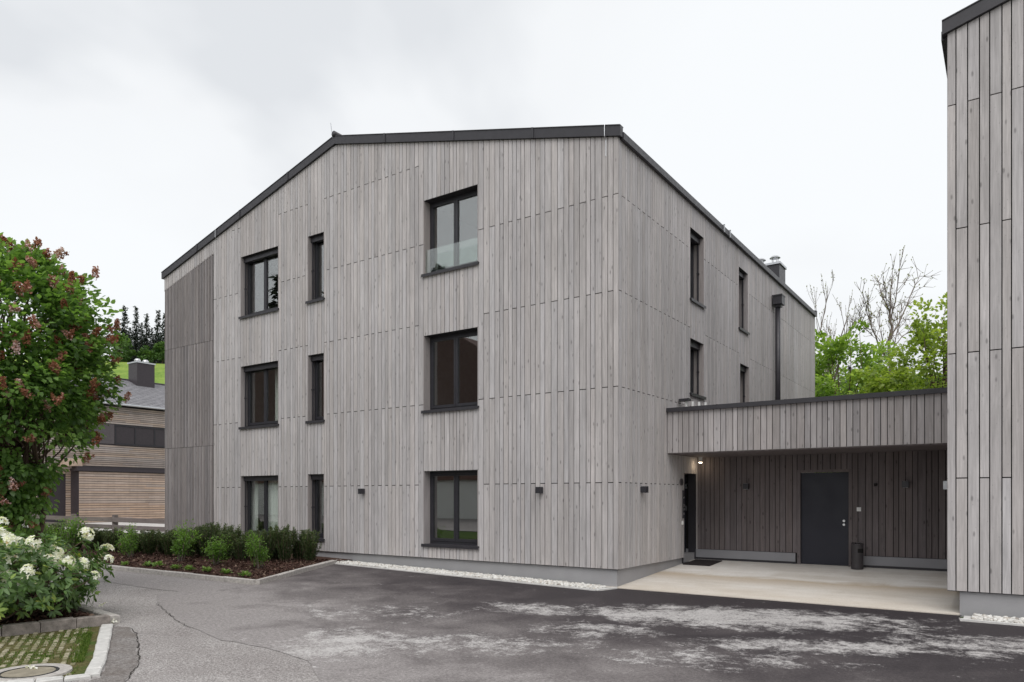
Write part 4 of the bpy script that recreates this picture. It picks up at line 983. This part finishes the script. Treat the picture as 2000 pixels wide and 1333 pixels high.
def chips(name, fn, n, parent, off):
    P = np.array([fn() for _ in range(n)]); P = np.c_[P, [gz(x)+off for x in P[:, 0]]]; P[:, 2] += rng.uniform(0, .035, n)
    A = rdir(n); A[:, 2] *= .35; Nn = rng.normal(size=(n, 3))*.5+np.array([0, 0, 1]); L_ = rng.uniform(.03, .085, n)
    V, F = leaves(P, A, Nn, L_, L_*rng.uniform(.25, .6, n), .3, 4); o = leaf_obj(name, [(V, F, rng.uniform(.001, .999, n))], M['chips'], parent); o['kind'] = 'stuff'
chips('bark_chips', in_bed, 9000, bed, .055)

# hedge of dark yews
def yew_mesh(seed, h=.82, n_sh=34):
    r0 = np.random.default_rng(seed); P, A, q = [], [], []; mb = MB()
    for s in range(n_sh):
        a = r0.uniform(0, 6.28); rr = r0.random()**.6*.20; b0 = np.array([rr*.45*cos(a), rr*.45*sin(a), 0]); hh = h*r0.uniform(.55, 1.06)
        tip = np.array([rr*1.3*cos(a), rr*1.3*sin(a), hh]) + r0.normal(size=3)*.02
        m = int(70*hh/h)+16; t = np.sort(r0.uniform(.10, 1, m)); p = b0+(tip-b0)*t[:, None] + np.array([0, 0, 0])
        d = unit(tip-b0); an = r0.uniform(0, 6.28, m); sd_ = np.stack([np.cos(an), np.sin(an), np.full(m, .1)], 1)
        for rep in range(3):
            an = r0.uniform(0, 6.28, m); sd_ = np.stack([np.cos(an), np.sin(an), r0.normal(0, .2, m)], 1)
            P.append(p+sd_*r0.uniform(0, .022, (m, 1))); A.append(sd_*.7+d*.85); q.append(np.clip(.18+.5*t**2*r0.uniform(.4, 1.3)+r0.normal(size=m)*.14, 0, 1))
        mb.tube([tuple(b0), tuple((b0+tip)/2), tuple(tip)], [.008, .006, .003], 4)
    P, A, q = map(np.concatenate, (P, A, q)); n = len(P); L_ = r0.uniform(.032, .062, n)
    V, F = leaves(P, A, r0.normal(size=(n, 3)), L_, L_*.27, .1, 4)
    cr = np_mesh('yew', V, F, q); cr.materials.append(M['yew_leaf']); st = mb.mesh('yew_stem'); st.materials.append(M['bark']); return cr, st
YEW = [yew_mesh(s) for s in (31, 32, 33, 34)]
def shrub(name, meshes, loc, s, label, cat, group, sz=None):
    t = thing(name, label, cat, loc, group, random.uniform(0, 6.28)); t.scale = (s, s, sz or s)
    for nm, me in zip(('foliage', 'stem'), meshes):
        o = bpy.data.objects.new(nm, me); COL.objects.link(o); o.parent = t
    return t
yl = []
path = [(-7.25, -.95), (-7.55, -1.35), (-7.95, -1.72), (-8.45, -1.85), (-8.95, -1.98), (-9.5, -2.1), (-10.05, -2.25), (-10.6, -2.4), (-11.2, -2.52), (-11.8, -2.65), (-12.4, -2.8), (-13.0, -2.92), (-13.7, -3.02), (-14.4, -3.1), (-15.2, -3.2), (-16.0, -3.3), (-17., -3.4), (-18., -3.5)]
ordn = ['first', 'second', 'third', 'fourth', 'fifth', 'sixth', 'seventh', 'eighth', 'ninth', 'tenth', 'eleventh', 'twelfth', 'thirteenth', 'fourteenth', 'fifteenth', 'sixteenth', 'seventeenth', 'eighteenth']
for i, (x, y) in enumerate(path):
    lab = 'dark green yew at the right end of the hedge by the gravel' if i == 0 else f'dark upright yew, {ordn[i]} from the right end of the hedge'
    shrub('yew_shrub', YEW[i % 4], (x+random.uniform(-.06, .06), y+random.uniform(-.06, .06), gz(x)+.05), random.uniform(.92, 1.15), lab, 'shrub', 'yews of the hedge', random.uniform(.76, 1.0)*(.86 if i == 0 else .98 if i < 8 else .76))
for i, (x, y) in enumerate(path[:-2]):           # back row that closes the hedge
    if i in (0,): continue
    shrub('yew_shrub', YEW[(i+2) % 4], (x-.12, y+.42, gz(x)+.05), random.uniform(.95, 1.15), f'dark yew in the rear hedge row behind the {ordn[i]} front yew from the right', 'shrub', 'yews of the hedge', random.uniform(.76, 1.05)*(.96 if i < 8 else .70))
# light green privets in front
def privet_mesh(seed, h=.72):
    r0 = np.random.default_rng(seed); P, A, q = [], [], []; mb = MB()
    for s in range(15):
        a = r0.uniform(0, 6.28); rr = r0.random()**.5*.25*(1+.5*cos(a-seed)); hh = h*r0.uniform(.45, 1.12); tip = np.array([rr*cos(a)+.06*cos(seed), rr*sin(a)+.06*sin(seed), hh])
        mb.tube([(0.3*rr*cos(a), .3*rr*sin(a), 0), tuple(tip*.55+np.array([0, 0, .03])), tuple(tip)], [.007, .005, .002], 4)
        for k in range(5):
            t0 = r0.uniform(.35, 1); c = tip*t0+r0.normal(size=3)*.035; m = 22; p = c+r0.normal(size=(m, 3))*.042; P.append(p); A.append(unit(p-c)+np.array([0, 0, .2])+r0.normal(size=(m, 3))*.3); q.append(np.clip(.15+.55*t0*r0.uniform(.6, 1.2)+r0.normal(size=m)*.15, 0, 1))
    P, A, q = map(np.concatenate, (P, A, q)); n = len(P); L_ = r0.uniform(.028, .055, n)
    V, F = leaves(P, A, np.array([0, 0, 1])+r0.normal(size=(n, 3))*.4, L_, L_*.55, .15, 4); cr = np_mesh('privet', V, F, q); cr.materials.append(M['privet_leaf'])
    st = mb.mesh('privet_stem'); st.materials.append(M['bark_grey']); return cr, st
PRV = [privet_mesh(s) for s in (41, 42, 43, 44, 45)]
for i, (x, y, s, lab) in enumerate(((-6.95, -2.5, 1.05, 'light green shrub below the ground floor window, rightmost of the light shrubs'), (-8.2, -2.72, 1.0, 'light green shrub, second from the right of the light shrubs'),
        (-9.45, -2.8, 1.0, 'light green shrub, third from the right of the light shrubs'), (-11.1, -3.0, .88, 'low light green shrub in front of the rail fence end'), (-13.4, -3.35, 1.1, 'bright yellow green shrub left in the hedge behind the rhododendron'), (-14.4, -3.6, .95, 'pale green shrub at the left end of the hedge above the rhododendron'))):
    shrub('privet_shrub', PRV[i % 5], (x, y, gz(x)+.05), s*random.uniform(.85, 1.2), lab, 'shrub', 'light green shrubs before the hedge', s*random.uniform(.85, 1.12))
def rosette_mesh(seed):
    r0 = np.random.default_rng(seed); n = 110; a = r0.uniform(0, 6.28, n); e_ = r0.uniform(.1, 1.2, n); A = np.stack([np.cos(a)*np.cos(e_), np.sin(a)*np.cos(e_), np.sin(e_)], 1)
    P = A*r0.uniform(.0, .085, (n, 1)); L_ = r0.uniform(.035, .075, n); V, F = leaves(P, A, np.array([0, 0, 1])+r0.normal(size=(n, 3))*.3, L_, L_*.5, .12, 6)
    me = np_mesh('rosette', V, F, np.clip(r0.normal(.5, .22, n), 0, 1)); me.materials.append(M['rosette_leaf']); return me
ROS = [rosette_mesh(s) for s in (51, 52, 53)]
for i, (x, y) in enumerate(((-9.45, -4.02), (-9.0, -3.78), (-8.7, -3.72), (-8.05, -3.72), (-7.65, -3.68), (-7.2, -3.58), (-6.65, -3.52), (-6.0, -3.55))):
    o = bpy.data.objects.new('perennial_plant', ROS[i % 3]); COL.objects.link(o); o.location = (x, y, gz(x)+.06); o.rotation_euler = (0, 0, i*1.3); s = random.uniform(.85, 1.2); o.scale = (s, s, s*.85)
    tag(o, f'small pale green plant behind the kerb, {ordn[7-i]} from the kerb corner', 'plant', 'small plants along the kerb')

# ================================================================== lilac tree at the left edge
lx, ly, _ = atD(4, 0, 10.8)
LP = [(y, r_) for y, r_ in ((478, .1), (492, .45), (520, .8), (560, 1.2), (620, 1.42), (700, 1.5), (780, 1.48), (820, 1.30), (870, 1.02), (900, .86), (960, .56), (1020, .42))]
broadleaf('lilac_tree', 'large lilac tree with fading reddish blossom at the left picture edge', (lx, ly, .15), 5.4, 1.65, 'lilac_leaf', 640, 54, .085, .62, .40, flowers=260, m_fl='lilac_flower', clump_r=.25, trunk_r=.05, stems=4,
          prof=[(1.65+(HY-y)/FPX*10.8, r_) for y, r_ in LP])
# grass of the garden behind the rhododendron
def blades(name, fn, n, parent, size, off):
    P = np.array([fn() for _ in range(n)]); P = np.c_[P, [gz(x)+off for x in P[:, 0]]]; A = rng.normal(size=(n, 3))*.35+np.array([0, 0, 1]); L_ = rng.uniform(*size, n)
    V, F = leaves(P, A, rng.normal(size=(n, 3)), L_, np.full(n, .006)+L_*.05, .1, 4); o = leaf_obj(name, [(V, F, rng.random(n))], M['grass_blade'], parent); o['kind'] = 'stuff'; return o

# ================================================================== rhododendron and its kerbed bed
rb = sheet('rhododendron_bed', [(-3.52, -7.32), (-3.72, -8.4), (-4.1, -10.4), (-7, -10.8), (-9.4, -6.9), (-6.5, -7.0)], .06, M['mulch'])
K2 = bpy.data.objects.new('garden_kerb', None); COL.objects.link(K2); K2['kind'] = 'structure'; K2.location = (-3.6, -8, .1)
edging((-3.46, -7.30), (-3.64, -8.42), .13, .12, K2, .42, 'granite_dark', 'kerb_stone'); edging((-3.64, -8.42), (-4.05, -10.4), .13, .12, K2, .55, 'granite_dark', 'kerb_stone')
edging((-3.44, -7.24), (-6.4, -6.94), .13, .10, K2, .5, 'granite', 'kerb_stone')
chips('bark_chips', lambda: (rng.uniform(-5.4, -3.75), rng.uniform(-9.4, -7.4)), 1600, rb, .065)
def rhododendron():
    bx, by = -4.58, -8.22; bz = gz(bx)+.06
    T = thing('rhododendron', 'white flowering rhododendron bush on the kerbed bed in the left corner', 'shrub', (bx, by, bz)); mb = MB()
    P, A, Nn, q, FP = [], [], [], [], []
    R_ = np.array([1.30, 1.18, .62]); C = np.array([bx, by, bz+.46]); n = 900; d = rdir(n*2); d = d[d[:, 2] > -.7][:n]; K = C + d*R_*rng.uniform(.62, 1.05, (len(d), 1))
    K += .12*np.stack([np.sin(K[:, 1]*5), np.cos(K[:, 0]*4.3), np.sin(K[:, 0]*5+K[:, 1]*3)], 1)
    K = K[K[:, 2] > bz+.05]; K = K[np.lexsort((K[:, 0],))]
    tr = rng.permutation(len(K)); fl = set(i for i in tr if K[i, 2] > bz+.42) 
    fl = [i for i in tr if i in fl][:100]
    for i, c in enumerate(K):
        o_ = unit(unit((c-C)/R_)+np.array([0, 0, .55])+rng.normal(size=3)*.25); m = rng.integers(9, 14)
        a0 = unit(np.cross(o_, [.3, .2, .9])); b0 = np.cross(o_, a0); an = rng.uniform(0, 6.28, m); el_ = rng.uniform(-.15, .55, m)
        ax = (np.cos(an)[:, None]*a0+np.sin(an)[:, None]*b0)*np.cos(el_)[:, None]+o_*np.sin(el_)[:, None]
        P.append(c+ax*.012); A.append(ax); Nn.append(np.tile(o_, (m, 1))+rng.normal(size=(m, 3))*.2); new = rng.random() < .16
        q.append(np.clip((.88 if new else .36)+rng.normal(size=m)*(.05 if new else .18), 0, 1))
        if i in fl:
            FP.append((c+o_*.075, o_))
        if rng.random() < .22: mb.tube(limb_pts((bx+rng.normal()*.22, by+rng.normal()*.22, bz-.02), c, .14), np.linspace(.024, .005, 5), 5)
    P, A, Nn, q = map(np.concatenate, (P, A, Nn, q)); L_ = rng.uniform(.075, .125, len(P))
    V, F = leaves(P, A, Nn, L_, L_*.36, .12, 6); leaf_obj('foliage', [(V, F, q)], M['rhodo_leaf'], T)
    parts = []
    for c, o_ in FP:
        m = 13; dd = unit(rdir(m)+o_*.9); s = rng.uniform(.75, 1.08); tone = rng.normal(.5, .15)
        for k in range(m):
            cc = c+dd[k]*.07*s; a0 = unit(np.cross(dd[k], [.2, .5, .84])); b0 = np.cross(dd[k], a0); an = np.arange(5)*2*pi/5+rng.uniform(0, 1)
            ax = np.cos(an)[:, None]*a0+np.sin(an)[:, None]*b0+dd[k]*.45
            V, F = leaves(np.tile(cc, (5, 1)), ax, np.tile(dd[k], (5, 1)), np.full(5, .046*s), np.full(5, .026*s), .05, 6); parts.append((V, F, np.clip(tone+rng.normal(size=5)*.15, 0, .98 if rng.random() > .05 else 1)))
    leaf_obj('blossom', parts, M['rhodo_flower'], T); mb.build('branches', M['bark'], T, smooth=True)
    for k in range(9):
        pass
rhododendron()
# ================================================================== grass paving with light kerb and manhole
PV = sheet('grass_paving', [(-3.40, -7.44), (-1.6, -8.38), (-1.05, -8.72), (-1.3, -9.25), (-2.2, -10.4), (-4.0, -10.4), (-3.58, -8.42)], -.004, M['paver_moss'])
edging((-3.38, -7.36), (-1.62, -8.30), .13, .022, PV, .26, 'granite_light', 'kerb_stone'); edging((-1.62, -8.30), (-1.02, -8.66), .13, .022, PV, .24, 'granite_light', 'kerb_stone'); edging((-1.02, -8.66), (-1.30, -9.24), .12, .022, PV, .22, 'granite_light', 'kerb_stone'); edging((-1.30, -9.24), (-2.0, -10.2), .12, .022, PV, .25, 'granite_light', 'kerb_stone')
pm = MB(); pm.add([(-.037, -.024, -.03), (.037, -.024, -.03), (.037, .024, -.03), (-.037, .024, -.03), (-.037, -.024, .006), (.037, -.024, .006), (.037, .024, .006), (-.037, .024, .006), (-.03, -.018, .012), (.03, -.018, .012), (.03, .018, .012), (-.03, .018, .012)],
       [(k, (k+1) % 4, (k+1) % 4+4, k+4) for k in range(4)] + [(k+4, (k+1) % 4+4, (k+1) % 4+8, k+8) for k in range(4)] + [(8, 9, 10, 11)])
pme = pm.mesh('paver'); pme.materials.append(M['paver_stone'])
d1 = np.array([.882, -.471]); d2 = np.array([-.471, -.882]); cand = []
def in_poly(p, poly):
    c = False; n = len(poly)
    for i in range(n):
        (x1, y1), (x2, y2) = poly[i], poly[(i+1) % n]
        if (y1 > p[1]) != (y2 > p[1]) and p[0] < (x2-x1)*(p[1]-y1)/(y2-y1)+x1: c = not c
    return c
ppoly = [(-3.42, -7.52), (-1.62, -8.46), (-1.2, -8.74), (-1.42, -9.28), (-2.2, -10.2), (-3.9, -10.2), (-3.55, -8.45)]
MH = np.array([-1.58, -8.95])
for i in range(0, 40):
    for j in range(0, 40):
        p = np.array([-3.42, -7.44]) + d1*(.05+.108*(i+.5*(j % 2))-.6) + d2*(.05+.083*j)
        if in_poly(p, ppoly) and np.linalg.norm(p-MH) > .36 and rng.random() > .16:
            D = depth(*p); px = 1000+FPX*((p[0]-CX)*RT[0]+(p[1]-CY)*RT[1])/D
            if D > 2 and px > -140: cand.append((px < -20, p))
cand.sort(key=lambda t: t[0])
for _, p in cand[:300]:
    o = bpy.data.objects.new('paver', pme); COL.objects.link(o); o.parent = PV; o.location = (p[0], p[1], gz(p[0])-.002+rng.uniform(-.012, .001)); o.rotation_euler = (0, 0, math.atan2(d1[1], d1[0])+rng.normal()*.04)
def tuft_xy():
    while True:
        p = np.array([-3.42, -7.44]) + d1*rng.uniform(-.5, 2.8) + d2*np.abs(rng.normal(0, .55))*(1 if rng.random() < .5 else 2.2)
        v = sin(p[0]*5.1+1)*cos(p[1]*4.3)+rng.normal()*.35
        if v > .15 and in_poly(p, ppoly) and np.linalg.norm(p-MH) > .38: return tuple(p)
blades('grass_tufts', tuft_xy, 3200, PV, (.010, .030), -.004)
blades('grass_tufts', lambda: tuple(np.array([-3.0, -7.72])+d1*rng.uniform(0, 1.55)+d2*abs(rng.normal(0, .05))), 1800, PV, (.015, .05), -.004)
MHo = thing('manhole_cover', 'round beige manhole cover set in the grass paving', 'manhole', (MH[0], MH[1], gz(MH[0])))
m = MB(); zc0 = gz(MH[0])
m.lathe([(.245, .0), (.245, .012), (.345, .012), (.35, -.01)], (MH[0], MH[1], zc0), 40); m.build('ring', M['granite'], MHo)
m = MB(); m.lathe([(.215, .014), (.24, .014), (.24, -.01)], (MH[0], MH[1], zc0), 40); m.build('rim', M['anthracite'], MHo)
plain('cover_concrete', (.28, .25, .195), .9, .15, var=.25, sc_=14, fine=120)
m = MB(); m.lathe([(.214, -.01), (.214, .011), (.0, .011)], (MH[0], MH[1], zc0), 40); m.build('cover', M['cover_concrete'], MHo)
# fallen white petals
for i, (px, py, lab) in enumerate(((61, 1302, 'fallen white petals at the rim of the manhole cover'), (197, 1203, 'fallen white petals on the garden kerb corner'), (219, 1219, 'fallen white petals on the asphalt beside the garden kerb'))):
    D = (1.65-.06)/((py-HY)/FPX); x, y, _ = atD(px, py, D); z = gz(x)+(.125 if i == 1 else .02); n = 9
    P = np.c_[x+rng.normal(size=n)*.025, y+rng.normal(size=n)*.025, z+rng.uniform(0, .02, n)]; V, F = leaves(P, rdir(n), np.array([0, 0, 1])+rng.normal(size=(n, 3))*.4, np.full(n, .032), np.full(n, .026), .2, 6)
    tag(leaf_obj('fallen_petals', [(V, F, np.full(n, .6))], M['rhodo_flower'], None), lab, 'petals')['kind'] = 'stuff'

# ================================================================== what the window panes mirror: the street side behind the viewer
RH = thing('red_brown_house', 'red brown house with white base mirrored in the window panes', 'house', (-30, -28, 0))
m = MB(); m.box(-46, -15, -34, -22, -.2, 2.7); m.build('base_wall', M['white_wall'], RH)
m = MB(); m.box(-46.2, -14.8, -34.2, -21.8, 2.7, 7.2); m.build('wall', M['red_wall'], RH)
m = MB(); m.prism([(-47, 7.1), (-14, 7.1), (-21, 11.2), (-40, 11.2)], -35, -21); m.build('roof', M['red_tile'], RH, recalc=True)
for x in (-43, -38, -33, -28, -23, -18):
    for z in (3.4, 5.4): m = MB(); m.box(x-.6, x+.6, -21.82, -21.75, z, z+1.3); m.build('window', M['frame_metal'], RH)
fs = []
for i in range(16):
    a = 196+i*4.1+random.uniform(-1.5, 1.5); D = random.uniform(46, 60); fs.append((-10+D*sin(R(a)), D*cos(R(a))-6, -.3, random.uniform(1.45, 1.85), 1.0))
forest('mirrored_forest', 'dark conifer wood mirrored in the upper left window panes', fs)
